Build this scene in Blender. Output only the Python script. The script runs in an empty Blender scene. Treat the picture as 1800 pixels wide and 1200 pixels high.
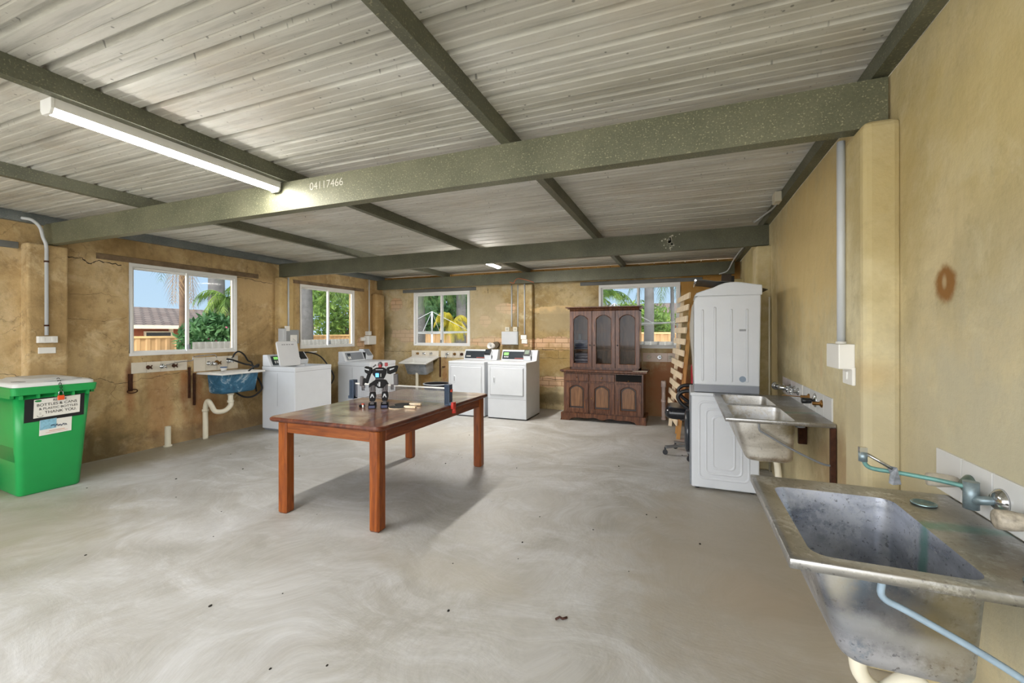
import bpy, bmesh, math, random
from mathutils import Vector, Matrix
random.seed(7)
sc = bpy.context.scene
C = sc.collection
PI = math.pi
R = math.radians
# ------------------------------------------------------------------ camera
cam = bpy.data.cameras.new('camera'); co = bpy.data.objects.new('camera', cam); C.objects.link(co)
cam.sensor_fit = 'HORIZONTAL'; cam.sensor_width = 36; cam.lens = 760.29 / 1800 * 36
cam.shift_y = -16.54 / 1800; cam.clip_start = .02; cam.clip_end = 400
co.matrix_world = Matrix.Translation((0, 0, 1.4)) @ Matrix.Rotation(R(21.6566), 4, 'Z') @ Matrix.Rotation(R(90), 4, 'X') @ Matrix.Rotation(-.0013, 4, 'Z')
sc.camera = co
sc.view_settings.view_transform = 'Standard'; sc.view_settings.look = 'None'
sc.view_settings.gamma = 1; sc.view_settings.use_curve_mapping = False
sc.view_settings.exposure = 1.02
# ------------------------------------------------------------------ sky
w = bpy.data.worlds.new('sky'); sc.world = w; w.use_nodes = True
nt = w.node_tree; nt.nodes.clear()
tc = nt.nodes.new('ShaderNodeTexCoord'); sp = nt.nodes.new('ShaderNodeSeparateXYZ'); nt.links.new(tc.outputs['Generated'], sp.inputs[0])
rz = nt.nodes.new('ShaderNodeValToRGB'); nt.links.new(sp.outputs['Z'], rz.inputs[0])
rz.color_ramp.elements[0].position = 0; rz.color_ramp.elements[0].color = (.30, .40, .49, 1)
rz.color_ramp.elements[1].position = .45; rz.color_ramp.elements[1].color = (.17, .28, .46, 1)
mr = nt.nodes.new('ShaderNodeMapRange'); nt.links.new(sp.outputs['Y'], mr.inputs['Value'])
mr.inputs['From Min'].default_value = -.05; mr.inputs['From Max'].default_value = -.5
mr.inputs['To Min'].default_value = 0; mr.inputs['To Max'].default_value = 1
mx = nt.nodes.new('ShaderNodeMix'); mx.data_type = 'RGBA'; nt.links.new(mr.outputs[0], mx.inputs[0])
nt.links.new(rz.outputs[0], mx.inputs[6]); mx.inputs[7].default_value = (3.0, 3.05, 3.15, 1)   # added fill: sky made brighter behind the camera to light the room
bg = nt.nodes.new('ShaderNodeBackground'); nt.links.new(mx.outputs[2], bg.inputs[0]); bg.inputs[1].default_value = 1.0
wo = nt.nodes.new('ShaderNodeOutputWorld'); nt.links.new(bg.outputs[0], wo.inputs[0])
sun = bpy.data.lights.new('sun', 'SUN'); so = bpy.data.objects.new('sun', sun); C.objects.link(so)
sun.energy = 2.1; sun.angle = R(2); sun.color = (1, .95, .86)
so.rotation_euler = Vector((.8, -.25, 1.25)).to_track_quat('Z', 'Y').to_euler(); so.location = (5, -3, 12)
LAMP = 46      # watts-ish of each batten's emission, used in its builder
# ------------------------------------------------------------------ mesh builder
class MB:
    def __init__(s): s.v = []; s.f = []; s.sm = []
    def add(s, vs, fs, smooth=False, M=None):
        n = len(s.v)
        s.v += [tuple(M @ Vector(q)) if M else tuple(q) for q in vs]
        for f in fs: s.f.append([i + n for i in f]); s.sm.append(smooth)
        return s
    def box(s, x0, x1, y0, y1, z0, z1, M=None):
        vs = [(x, y, z) for x in (x0, x1) for y in (y0, y1) for z in (z0, z1)]
        return s.add(vs, [(0, 1, 3, 2), (4, 6, 7, 5), (0, 4, 5, 1), (2, 3, 7, 6), (0, 2, 6, 4), (1, 5, 7, 3)], M=M)
    def cbox(s, c, d, M=None):
        return s.box(c[0]-d[0]/2, c[0]+d[0]/2, c[1]-d[1]/2, c[1]+d[1]/2, c[2]-d[2]/2, c[2]+d[2]/2, M)
    def beam(s, a, b, wd, ht, up=(0, 0, 1)):
        a = Vector(a); b = Vector(b); d = (b - a); L = d.length; d.normalize()
        sx = d.cross(Vector(up)).normalized(); uz = sx.cross(d)
        M = Matrix((sx, d, uz)).transposed().to_4x4(); M.translation = a
        return s.box(-wd/2, wd/2, 0, L, -ht/2, ht/2, M)
    def prism(s, pts, axis, a0, a1, smooth=False):
        def P(p, a): return {'X': (a, p[0], p[1]), 'Y': (p[0], a, p[1]), 'Z': (p[0], p[1], a)}[axis]
        n = len(pts); vs = [P(p, a0) for p in pts] + [P(p, a1) for p in pts]
        fs = [(i, (i+1) % n, n+(i+1) % n, n+i) for i in range(n)]
        s.add(vs, fs, smooth); s.add(vs[:n], [tuple(range(n))]); s.add(vs[n:], [tuple(range(n))[::-1]]); return s
    def tube(s, pts, r, n=10, caps=True, r1=None):
        pts = [Vector(p) for p in pts]; m = len(pts); rings = []; N = None
        for i, p in enumerate(pts):
            t = (pts[min(i+1, m-1)] - pts[max(i-1, 0)]).normalized()
            if N is None: N = t.orthogonal().normalized()
            else: N = (N - t * N.dot(t)).normalized()
            Bn = t.cross(N); rr = (r if r1 is None else r + (r1 - r) * i / max(1, m-1))
            if callable(r): rr = r(i / max(1, m-1))
            rings.append([tuple(p + (N*math.cos(2*PI*k/n) + Bn*math.sin(2*PI*k/n))*rr) for k in range(n)])
        vs = [v for q in rings for v in q]
        s.add(vs, [(i*n+k, i*n+(k+1) % n, (i+1)*n+(k+1) % n, (i+1)*n+k) for i in range(m-1) for k in range(n)], True)
        if caps: s.add(rings[0], [tuple(range(n))[::-1]]); s.add(rings[-1], [tuple(range(n))])
        return s
    def lathe(s, prof, c=(0, 0, 0), axis=(0, 0, 1), n=24, smooth=True):
        q = Vector((0, 0, 1)).rotation_difference(Vector(axis)); vs = []
        for r, z in prof:
            for k in range(n):
                a = 2*PI*k/n; vs.append(tuple(Vector(c) + q @ Vector((r*math.cos(a), r*math.sin(a), z))))
        m = len(prof)
        return s.add(vs, [(i*n+k, i*n+(k+1) % n, (i+1)*n+(k+1) % n, (i+1)*n+k) for i in range(m-1) for k in range(n)], smooth)
    def disc(s, c, r, h, axis=(0, 0, 1), n=24):
        return s.lathe([(0, 0), (r, 0), (r, h), (0, h)], c, axis, n, False)
    def ball(s, c, r, sz=(1, 1, 1), n=12):
        m = n//2; vs = []
        for i in range(m+1):
            th = PI*i/m
            for k in range(n):
                a = 2*PI*k/n; vs.append((c[0]+r*sz[0]*math.sin(th)*math.cos(a), c[1]+r*sz[1]*math.sin(th)*math.sin(a), c[2]+r*sz[2]*math.cos(th)))
        return s.add(vs, [(i*n+k, i*n+(k+1) % n, (i+1)*n+(k+1) % n, (i+1)*n+k) for i in range(m) for k in range(n)], True)
    def loops(s, L, smooth=True, cap0=False, cap1=False, M=None):
        n = len(L[0]); vs = [p for q in L for p in q]
        s.add(vs, [(i*n+k, i*n+(k+1) % n, (i+1)*n+(k+1) % n, (i+1)*n+k) for i in range(len(L)-1) for k in range(n)], smooth, M)
        if cap0: s.add(L[0], [tuple(range(n))[::-1]], False, M)
        if cap1: s.add(L[-1], [tuple(range(n))], False, M)
        return s
    def cells(s, us, vs_, solid, P):
        """solid slab on a grid of cells, P(u, v, side) -> point; only outside faces"""
        nu, nv = len(us)-1, len(vs_)-1
        ok = lambda i, j: 0 <= i < nu and 0 <= j < nv and solid((us[i]+us[i+1])/2, (vs_[j]+vs_[j+1])/2)
        for i in range(nu):
            for j in range(nv):
                if not ok(i, j): continue
                a, b, c, d = us[i], us[i+1], vs_[j], vs_[j+1]
                for side in (0, 1): s.add([P(a, c, side), P(b, c, side), P(b, d, side), P(a, d, side)], [(0, 1, 2, 3)])
                for (di, dj, p, q) in ((-1, 0, (a, c), (a, d)), (1, 0, (b, c), (b, d)), (0, -1, (a, c), (b, c)), (0, 1, (a, d), (b, d))):
                    if not ok(i+di, j+dj): s.add([P(*p, 0), P(*q, 0), P(*q, 1), P(*p, 1)], [(0, 1, 2, 3)])
        return s
    def build(s, name, mat, parent=None, bevel=0, seg=2, world=True, clean=True):
        me = bpy.data.meshes.new(name)
        vs = s.v
        if world and parent is not None:
            q = root_of(parent)
            Mi = BASE[q.name].inverted() if q.name in BASE else Matrix()
            vs = [tuple(Mi @ Vector(p)) for p in vs]
        me.from_pydata(vs, [], s.f)
        me.polygons.foreach_set('use_smooth', s.sm)
        if clean:
            bm = bmesh.new(); bm.from_mesh(me); bmesh.ops.remove_doubles(bm, verts=bm.verts, dist=1e-5)
            bmesh.ops.recalc_face_normals(bm, faces=bm.faces); bm.to_mesh(me); bm.free()
        me.materials.append(mat)
        o = bpy.data.objects.new(name, me); C.objects.link(o)
        if parent: o.parent = parent
        if bevel:
            b = o.modifiers.new('bevel', 'BEVEL'); b.width = bevel; b.segments = seg; b.limit_method = 'ANGLE'; b.angle_limit = R(40); b.harden_normals = False
        return o
BASE = {}
def root_of(o):
    while o.parent: o = o.parent
    return o
def thing(name, label, cat, loc=(0, 0, 0), rz=0, group=None, kind=None):
    o = bpy.data.objects.new(name, None); C.objects.link(o); o.empty_display_size = .1
    o.location = loc; o.rotation_euler = (0, 0, rz); BASE[o.name] = Matrix.Translation(loc) @ Matrix.Rotation(rz, 4, 'Z')
    return tag(o, label, cat, group, kind)
def tag(o, label=None, cat=None, group=None, kind=None):
    if label: o['label'] = label
    if cat: o['category'] = cat
    if group: o['group'] = group
    if kind: o['kind'] = kind
    return o
def copy_tree(o, parent=None):
    c = o.copy(); C.objects.link(c); c.parent = parent
    for ch in list(o.children): copy_tree(ch, c)
    return c
def rr(x0, x1, y0, y1, r, n=5):
    out = []
    for cx, cy, a0 in ((x1-r, y1-r, 0), (x0+r, y1-r, 90), (x0+r, y0+r, 180), (x1-r, y0+r, 270)):
        for k in range(n+1):
            a = R(a0 + 90*k/n); out.append((cx + r*math.cos(a), cy + r*math.sin(a)))
    return out
def smoothpath(pts, n=8):
    """Catmull-Rom through pts"""
    P = [Vector(p) for p in pts]; P = [2*P[0]-P[1]] + P + [2*P[-1]-P[-2]]; out = []
    for i in range(1, len(P)-2):
        for k in range(n):
            t = k/n; a, b, c, d = P[i-1:i+3]
            out.append(.5*((2*b) + (c-a)*t + (2*a-5*b+4*c-d)*t*t + (3*b-a-3*c+d)*t**3))
    out.append(P[-2]); return out
# ------------------------------------------------------------------ materials
class NT:
    def __init__(s, name):
        s.m = bpy.data.materials.new(name); s.m.use_nodes = True; s.t = s.m.node_tree; s.t.nodes.clear()
        s.out = s.n('ShaderNodeOutputMaterial'); s.b = s.n('ShaderNodeBsdfPrincipled'); s.l(s.b.outputs[0], s.out.inputs[0])
        s._o = None; s._p = None
    def n(s, k): return s.t.nodes.new(k)
    def l(s, a, b): s.t.links.new(a, b)
    def set(s, **k):
        for a, v in k.items():
            i = s.b.inputs[a.replace('_', ' ')]
            if hasattr(v, 'links'): s.l(v, i)
            else: i.default_value = (*v, 1) if isinstance(v, tuple) and len(v) == 3 else v
        return s
    def obj(s):
        if not s._o: s._o = s.n('ShaderNodeTexCoord').outputs['Object']
        return s._o
    def pos(s):
        if not s._p: s._p = s.n('ShaderNodeNewGeometry').outputs['Position']
        return s._p
    def vec(s, op, a, b=None):
        m = s.n('ShaderNodeVectorMath'); m.operation = op
        for i, x in enumerate((a, b)):
            if x is None: continue
            if hasattr(x, 'links'): s.l(x, m.inputs[i])
            else: m.inputs[i].default_value = x
        return m.outputs['Value'] if op in ('LENGTH', 'DOT_PRODUCT') else m.outputs[0]
    def math(s, op, a, b=0):
        m = s.n('ShaderNodeMath'); m.operation = op
        for i, x in enumerate((a, b)):
            if hasattr(x, 'links'): s.l(x, m.inputs[i])
            else: m.inputs[i].default_value = x
        return m.outputs[0]
    def noise(s, v, scale, detail=6, rough=.6, dist=0, col=False):
        x = s.n('ShaderNodeTexNoise'); s.l(v, x.inputs['Vector']); x.inputs['Scale'].default_value = scale
        x.inputs['Detail'].default_value = detail; x.inputs['Roughness'].default_value = rough; x.inputs['Distortion'].default_value = dist
        return x.outputs['Color' if col else 'Fac']
    def vor(s, v, scale, feat='F1', out='Distance'):
        x = s.n('ShaderNodeTexVoronoi'); x.feature = feat; s.l(v, x.inputs['Vector']); x.inputs['Scale'].default_value = scale
        return x.outputs[out]
    def ramp(s, f, stops):
        r = s.n('ShaderNodeValToRGB'); s.l(f, r.inputs[0]); e = r.color_ramp.elements
        while len(e) < len(stops): e.new(.5)
        for k, (p, c) in zip(e, stops):
            k.position = p; k.color = (*c, 1) if isinstance(c, tuple) else (c, c, c, 1)
        return r.outputs[0]
    def mr(s, v, a, b, c=0, d=1, smooth=True):
        m = s.n('ShaderNodeMapRange'); s.l(v, m.inputs[0]); m.interpolation_type = 'SMOOTHSTEP' if smooth else 'LINEAR'
        for i, x in enumerate((a, b, c, d)): m.inputs[i+1].default_value = x
        return m.outputs[0]
    def mix(s, f, a, b, mode='MIX'):
        m = s.n('ShaderNodeMix'); m.data_type = 'RGBA'; m.blend_type = mode
        for i, x in ((0, f), (6, a), (7, b)):
            if hasattr(x, 'links'): s.l(x, m.inputs[i])
            elif i == 0: m.inputs[0].default_value = x
            else: m.inputs[i].default_value = (*x, 1)
        return m.outputs[2]
    def bump(s, h, st=.3, dist=.01):
        b = s.n('ShaderNodeBump'); s.l(h, b.inputs['Height']); b.inputs['Strength'].default_value = st; b.inputs['Distance'].default_value = dist
        s.l(b.outputs[0], s.b.inputs['Normal']); return s
    def blob(s, P, wob, c, rad, base, col, edge=.25, amt=1.0):
        d = s.vec('LENGTH', s.vec('MULTIPLY', s.vec('SUBTRACT', P, c), tuple(1/r for r in rad)))
        d = s.math('ADD', d, wob)
        k = s.mr(d, 1-edge, 1+edge, amt, 0)
        return s.mix(k, base, col), k
def srgb(r, g, b): return tuple(((x/255+.055)/1.055)**2.4 if x > 10 else x/255/12.92 for x in (r, g, b))
MC = {}
def plain(name, col, rough=.5, metal=0, var=.12, scale=6, bump=0, **k):
    if name in MC: return MC[name]
    t = NT(name); f = t.noise(t.obj(), scale, 5)
    c = t.mix(1.0, srgb(*col), t.ramp(f, [(.3, 1-var), (.7, 1+0*var)]), 'MULTIPLY')
    t.set(Base_Color=c, Roughness=rough, Metallic=metal, **k)
    if bump: t.bump(t.noise(t.obj(), scale*8, 4), bump, .004)
    MC[name] = t.m; return t.m
def emis(name, col, st):
    t = NT(name); t.set(Base_Color=col, Emission_Color=col, Emission_Strength=st); return t.m
def render_wall(name, cols, blobs=(), streak=.35, seed=0, fine=.5, relief=.5, patch=.6, craze=.7):
    t = NT(name); P = t.pos(); Q = t.vec('ADD', P, (seed*3.1, seed*1.7, seed*.9))
    base = t.ramp(t.noise(Q, .9, 9, .62, .6), [(.33, srgb(*cols[0])), (.45, srgb(*cols[1])), (.56, srgb(*cols[2])), (.68, srgb(*cols[3]))])
    st = t.noise(t.vec('MULTIPLY', Q, (7, 7, .9)), 1.0, 6, .65, .4)
    base = t.mix(streak, base, t.ramp(st, [(.35, .66), (.5, .97), (.65, 1.0)]), 'MULTIPLY')
    base = t.mix(fine, base, t.ramp(t.noise(Q, 14, 8, .7), [(.36, .70), (.5, .98), (.7, 1.0)]), 'MULTIPLY')
    base = t.mix(t.ramp(t.noise(t.vec('ADD', Q, (5, 2, 1)), 2.4, 10, .7, .5), [(.5, 0.0), (.66, patch)]), base, srgb(*cols[0]))
    base = t.mix(t.ramp(t.noise(t.vec('ADD', Q, (1, 7, 3)), 3.1, 10, .72, .4), [(.53, 0.0), (.64, patch)]), base, srgb(*cols[3]))
    base = t.mix(t.ramp(t.noise(t.vec('ADD', Q, (9, 1, 3)), 7, 10, .75), [(.55, 0.0), (.7, patch)]), base, tuple(.55*c for c in srgb(*cols[0])))
    if craze:
        cv = t.vor(t.vec('ADD', P, t.vec('MULTIPLY', t.noise(P, 4, 4, col=True), (.35, .35, .35))), 2.2, 'DISTANCE_TO_EDGE')
        base = t.mix(t.ramp(t.noise(P, .9, 3), [(.48, 0.0), (.56, craze)]), base, t.mix(1.0, base, t.ramp(cv, [(.002, .45), (.009, 1.0)]), 'MULTIPLY'))
    wob = t.math('MULTIPLY', t.math('SUBTRACT', t.noise(P, 6, 6, .65), .5), 1.7)
    ks = []
    for b in blobs:
        c, rad, col = b[0], b[1], b[2]; edge = b[3] if len(b) > 3 else .2; amt = b[4] if len(b) > 4 else 1
        if col == 'brick':
            sep = t.n('ShaderNodeSeparateXYZ'); t.l(P, sep.inputs[0]); cmb = t.n('ShaderNodeCombineXYZ')
            t.l(t.math('ADD', sep.outputs[0], sep.outputs[1]), cmb.inputs[0]); t.l(sep.outputs[2], cmb.inputs[1])
            bt = t.n('ShaderNodeTexBrick'); t.l(cmb.outputs[0], bt.inputs['Vector']); bt.inputs['Scale'].default_value = 1
            bt.inputs['Brick Width'].default_value = .24; bt.inputs['Row Height'].default_value = .086; bt.inputs['Mortar Size'].default_value = .006
            bt.inputs['Color1'].default_value = (*srgb(206, 168, 132), 1); bt.inputs['Color2'].default_value = (*srgb(214, 180, 146), 1); bt.inputs['Mortar'].default_value = (*srgb(150, 120, 86), 1)
            colr = bt.outputs[0]
        else: colr = srgb(*col)
        base, k = t.blob(P, wob, c, rad, base, colr, edge, amt)
        if edge < .15: ks.append(k)
    t.set(Base_Color=base, Roughness=.9)
    h = t.math('ADD', t.noise(Q, 2.2, 7, .6), t.math('MULTIPLY', t.noise(Q, 30, 5), .25))
    for k in ks: h = t.math('SUBTRACT', h, t.math('MULTIPLY', k, .25))
    t.bump(h, relief, .03)
    return t.m
XL, XR, YB, YF = -5.978, .8164, 7.56, -1.5
ZT = 2.48; ZR = 2.572
RUST = (150, 84, 34); RUSTD = (96, 52, 28); GREYP = (176, 170, 152); DARKW = (104, 86, 52); PALE = (206, 190, 156)
M_wl = render_wall('tan_render_left', [(148, 122, 80), (180, 152, 106), (200, 174, 128), (216, 194, 154)],
    [((XL, 3.35, .55), (.3, .14, .5), RUST, .5, .35), ((XL, 3.03, .72), (.2, .05, .22), RUST, .7, .6), ((XL, 3.03, .95), (.2, .03, .12), RUSTD, .7, .7),
     ((XL, 3.62, .72), (.2, .05, .3), RUST, .7, .6), ((XL, 3.78, .62), (.2, .06, .35), RUST, .8, .55), ((XL, 3.9, .35), (.3, .25, .3), (150, 96, 50), .5, .5),
     ((XL, 5.9, .8), (.3, .4, .35), (134, 128, 76), .7, .35), ((XL, 2.6, .1), (.3, .5, .25), (86, 78, 52), .5, .7), ((XL, 4.1, .08), (.3, 1.0, .12), (120, 98, 74), .5, .6),
     ((XL, 5.15, 1.4), (.4, .22, 1.2), (206, 178, 120), .4, .7), ((XL, 7.15, 1.5), (.3, .3, .9), (176, 140, 86), .4, .6), ((XL, 4.62, 2.05), (.3, .3, .2), (196, 168, 122), .25, .8),
     ((XL, 6.9, 1.2), (.2, .12, .12), 'brick', .12, 1), ((XL, 5.3, .55), (.3, .25, .4), (120, 112, 58), .5, .6)],
    streak=.5, seed=1, relief=.6)
M_wb = render_wall('tan_render_back', [(142, 120, 78), (180, 156, 108), (198, 178, 136), (208, 196, 164)],
    [((-5.2, YB, 1.33), (.55, .2, .14), 'brick', .1), ((-3.45, YB, 1.22), (.5, .2, .10), 'brick', .1), ((-3.1, YB, 1.85), (.22, .2, .1), 'brick', .1),
     ((-3.55, YB, 1.62), (.12, .2, .12), 'brick', .1), ((-5.62, YB, 1.98), (.15, .2, .13), 'brick', .1), ((-5.5, YB, 1.5), (.3, .3, .5), (176, 162, 136), .4, .6),
     ((-2.05, YB, 1.2), (.75, .2, .13), 'brick', .12), ((-2.1, YB, 1.8), (.5, .2, .07), (216, 186, 136), .15, .9), ((-2.1, YB, 1.6), (.45, .3, .22), (166, 150, 116), .4, .8),
     ((-2.1, YB, .85), (.5, .3, .3), (150, 122, 66), .4, .7), ((-2.1, YB, .5), (.7, .2, .1), 'brick', .12), ((-2.15, YB, .2), (.6, .3, .1), (96, 84, 54), .4, .6),
     ((-3.6, YB, 1.7), (.6, .3, .5), (186, 172, 142), .4, .7), ((-4.45, YB, .6), (.06, .2, .35), RUST, .8, .5), ((-4.9, YB, .5), (.12, .2, .35), (178, 136, 74), .4, .6),
     ((-5.85, YB, 1.4), (.1, .3, .35), (110, 102, 66), .4, .7), ((-.3, YB, .3), (.75, .3, .62), (158, 112, 74), .35, .85), ((-.2, YB, .55), (.3, .3, .45), (166, 106, 70), .5, .7),
     ((.4, YB, 2.1), (.6, .3, .5), (176, 128, 56), .4, .8)],
    streak=.3, seed=4, relief=.7)
M_wr = render_wall('olive_render_right', [(182, 168, 128), (206, 190, 148), (216, 202, 160), (224, 214, 178)],
    [((XR, 3.7, 2.0), (.4, 1.0, .55), (222, 194, 132), .6, .7), ((XR, 1.2, .9), (.4, 1.4, .55), (186, 182, 160), .6, .7), ((XR, 2.5, .9), (.4, .5, .4), (186, 174, 140), .5, .6),
     ((XR, 1.2, 2.1), (.4, .9, .3), (196, 176, 112), .6, .5), ((XR, 2.9, .55), (.3, .5, .25), (150, 112, 70), .5, .5), ((XR, 1.89, 1.557), (.1, .058, .062), (140, 98, 46), .3, 1),
     ((XR, 1.893, 1.567), (.1, .012, .02), (196, 178, 140), .6, .6), ((XR, 4.85, 1.2), (.4, .18, .9), (150, 130, 80), .5, .7), ((XR, 6.5, 1.5), (.4, 1.2, 1.0), (196, 180, 116), .5, .5),
     ((.69, 2.21, 1.22), (.12, .1, .07), (176, 136, 74), .6, .3), ((XR, 3.3, 1.2), (.2, .03, .1), (206, 180, 140), .3, .5), ((.7, 2.2, 2.0), (.3, .2, .5), (160, 140, 84), .6, .5)],
    streak=.25, seed=9, fine=.3, relief=.35, patch=.4, craze=0)
def concrete():
    t = NT('worn_concrete'); P = t.pos()
    wv = t.vec('ADD', t.vec('MULTIPLY', P, (1, 1, 0)), t.vec('MULTIPLY', t.noise(P, .6, 2, col=True), (1.8, 1.8, 0)))
    big = t.noise(P, .8, 8, .6, 1.0)
    base = t.ramp(big, [(.3, srgb(162, 159, 151)), (.5, srgb(183, 182, 178)), (.7, srgb(196, 196, 195))])
    sw = t.noise(t.vec('MULTIPLY', wv, (1.1, 3.0, 1)), 1.5, 10, .74, .5)
    base = t.mix(t.ramp(sw, [(.46, 0.0), (.66, .65)]), base, srgb(212, 213, 215))
    sw2 = t.noise(t.vec('MULTIPLY', wv, (2.4, 1.1, 1)), 1.4, 10, .74, .6)
    base = t.mix(t.ramp(sw2, [(.48, 0.0), (.7, .5)]), base, srgb(154, 148, 136))
    base = t.mix(.35, base, t.ramp(t.noise(t.vec('MULTIPLY', wv, (30, 9, 1)), 2, 6, .7), [(.35, .7), (.6, 1.0)]), 'MULTIPLY')
    base = t.mix(.5, base, t.ramp(t.vor(P, 2.3), [(.012, .25), (.022, 1.0)]), 'MULTIPLY')
    wob = t.math('MULTIPLY', t.math('SUBTRACT', t.noise(P, 5, 6, .65), .5), 1.5)
    for c, rad, col, e, a in (((-5.7, 3, 0), (.35, 2.4, 1), (140, 132, 106), .6, .7), ((-4.6, 1.6, 0), (.9, .5, 1), (150, 142, 112), .6, .5), ((.4, 3.0, 0), (.7, 1.3, 1), (168, 158, 140), .5, .7), ((.35, 2.6, 0), (.2, .2, 1), (184, 160, 130), .8, .2),
                          ((-.5, 1.35, 0), (.25, .12, 1), (170, 155, 146), .4, .6), ((-4.0, 5.0, 0), (2.0, .6, 1), (196, 190, 176), .6, .5), ((-1.3, 2.2, 0), (.5, .14, 1), (172, 166, 152), .5, .5)):
        base, _ = t.blob(P, wob, c, rad, base, srgb(*col), e, a)
    t.set(Base_Color=base, Roughness=t.ramp(sw, [(.4, .42), (.6, .6)]), Specular_IOR_Level=.4)
    t.bump(t.noise(t.vec('MULTIPLY', wv, (8, 20, 1)), 2, 6, .7), .22, .006); return t.m
M_floor = concrete()
def sheet():
    t = NT('galvanised_roof_sheet'); P = t.pos()
    n1 = t.noise(t.vec('MULTIPLY', P, (.35, 1.6, 1)), 1.6, 8, .62, .6)
    base = t.ramp(n1, [(.3, srgb(176, 174, 166)), (.5, srgb(204, 203, 196)), (.7, srgb(226, 226, 222))])
    n2 = t.noise(t.vec('MULTIPLY', P, (.8, 16, 1)), 2.0, 7, .72, .3)
    base = t.mix(.75, base, t.ramp(n2, [(.34, .62), (.5, .95), (.66, 1.0)]), 'MULTIPLY')
    base = t.mix(t.ramp(t.noise(P, 1.1, 6, .6), [(.55, 0.0), (.75, .35)]), base, srgb(176, 150, 116))
    base = t.mix(.8, base, t.ramp(t.vor(t.vec('MULTIPLY', P, (1, 1, 0)), 15), [(.07, .3), (.11, 1.0)]), 'MULTIPLY')
    base = t.mix(t.ramp(t.noise(P, 1.6, 3), [(.42, .0), (.6, .65)]), base, t.mix(1, base, t.ramp(t.vor(t.vec('MULTIPLY', P, (1, 1, 0)), 34), [(.09, .4), (.14, 1.0)]), 'MULTIPLY'))
    t.set(Base_Color=base, Roughness=.55, Metallic=.1); t.bump(n2, .12, .003); return t.m
M_sheet = sheet()
def galv(name, a, b, fl, metal=.35):
    t = NT(name); P = t.pos()
    base = t.ramp(t.noise(P, 2.2, 6), [(.35, srgb(*a)), (.65, srgb(*b))])
    v = t.vor(P, 85); g = t.ramp(t.noise(P, 120, 2, .5), [(.60, 0.0), (.68, .7)])
    base = t.mix(g, base, srgb(*fl)); base = t.mix(.5, base, t.ramp(v, [(.1, .75), (.7, 1.0)]), 'MULTIPLY')
    t.set(Base_Color=base, Roughness=.5, Metallic=metal); return t.m
M_beam = galv('spangled_galvanised_steel', (100, 102, 82), (124, 124, 102), (176, 174, 142), .2)
M_purl = galv('dull_galvanised_steel', (88, 90, 76), (112, 113, 96), (150, 148, 122), .2)
M_plate = galv('blue_grey_steel', (96, 104, 108), (128, 134, 134), (160, 160, 150), .2)
M_white = plain('white_enamel', (208, 212, 217), .28, var=.05)
M_wplas = plain('white_plastic', (232, 231, 226), .45, var=.05)
M_frame = plain('white_powdercoat', (236, 236, 234), .4, var=.06)
M_tile = plain('glazed_white_tile', (222, 223, 222), .2, var=.06)
M_dark = plain('dark_line', (38, 34, 28), .9, var=.3)
M_black = plain('black_plastic', (26, 27, 30), .38, var=.25)
M_chrome = plain('chrome', (206, 208, 210), .16, 1, var=.15)
M_brass = plain('old_brass', (150, 110, 60), .4, .8, var=.4)
M_rust = plain('rusty_iron', (84, 50, 32), .9, .2, var=.5, scale=30, bump=.4)
M_pvc = plain('cream_pvc', (226, 220, 200), .45, var=.1)
M_rubber = plain('black_rubber', (24, 24, 26), .6, var=.2)
M_grey = plain('grey_plastic', (126, 130, 136), .45, var=.15)
M_glassg = None
def glass(name, tint=(1, 1, 1), refl=.06):
    t = NT(name); t.t.nodes.remove(t.b); a = t.n('ShaderNodeBsdfTransparent'); a.inputs[0].default_value = (*tint, 1)
    g = t.n('ShaderNodeBsdfGlossy'); g.inputs['Roughness'].default_value = .03; m = t.n('ShaderNodeMixShader'); m.inputs[0].default_value = refl
    t.l(a.outputs[0], m.inputs[1]); t.l(g.outputs[0], m.inputs[2]); t.l(m.outputs[0], t.out.inputs[0]); return t.m
M_glass = glass('window_glass', (.97, .98, .98), .0015)
def steel(name, a, b, rough=.3, blue=0, spots=.5, stains=()):
    t = NT(name); P = t.obj()
    n = t.noise(t.vec('MULTIPLY', P, (1, 1, 2.5)), 4, 8, .65, .4); base = t.ramp(n, [(.35, srgb(*a)), (.6, srgb(*b))])
    base = t.mix(t.ramp(t.noise(P, 75, 3, .6), [(.60, 0.0), (.66, spots)]), base, srgb(84, 84, 92))
    wt = t.math('MULTIPLY', t.noise(P, 50, 6, .75), t.noise(P, 6, 3)); base = t.mix(t.ramp(wt, [(.27, 0.0), (.34, .7)]), base, srgb(214, 217, 222))
    wob = t.math('MULTIPLY', t.math('SUBTRACT', t.noise(P, 22, 6, .7), .5), 1.6)
    for c, rad, col, e, am in stains: base, _ = t.blob(P, wob, c, rad, base, srgb(*col), e, am)
    t.set(Base_Color=base, Metallic=.8, Roughness=t.ramp(n, [(.3, rough), (.7, rough+.2)])); t.bump(n, .06, .004); return t.m
VG = (112, 168, 158); PB = (148, 172, 198)
M_st1 = steel('stained_stainless_steel', (140, 144, 154), (194, 197, 206), .26, .35, .6, (((.345, .184, -.12), (.022, .02, .16), VG, .5, .8), ((.0, .5, -.10), (.07, .2, .3), PB, .2, .9), ((.05, .18, -.12), (.03, .03, .09), PB, .2, .9), ((.05, .20, -.26), (.03, .03, .05), PB, .2, .9), ((.05, .32, -.16), (.02, .2, .05), (196, 196, 204), .8, .7), ((.065, .36, -.12), (.08, .13, .09), (78, 80, 88), .5, .75), ((.065, .25, -.12), (.08, .06, .12), (136, 126, 94), .6, .7), ((.065, .42, -.16), (.08, .06, .025), (206, 210, 216), .9, .55), ((.065, .32, -.18), (.08, .08, .02), (200, 204, 210), .9, .5), ((.05, .48, -.08), (.02, .04, .1), (208, 198, 174), .6, .6)))
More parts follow.
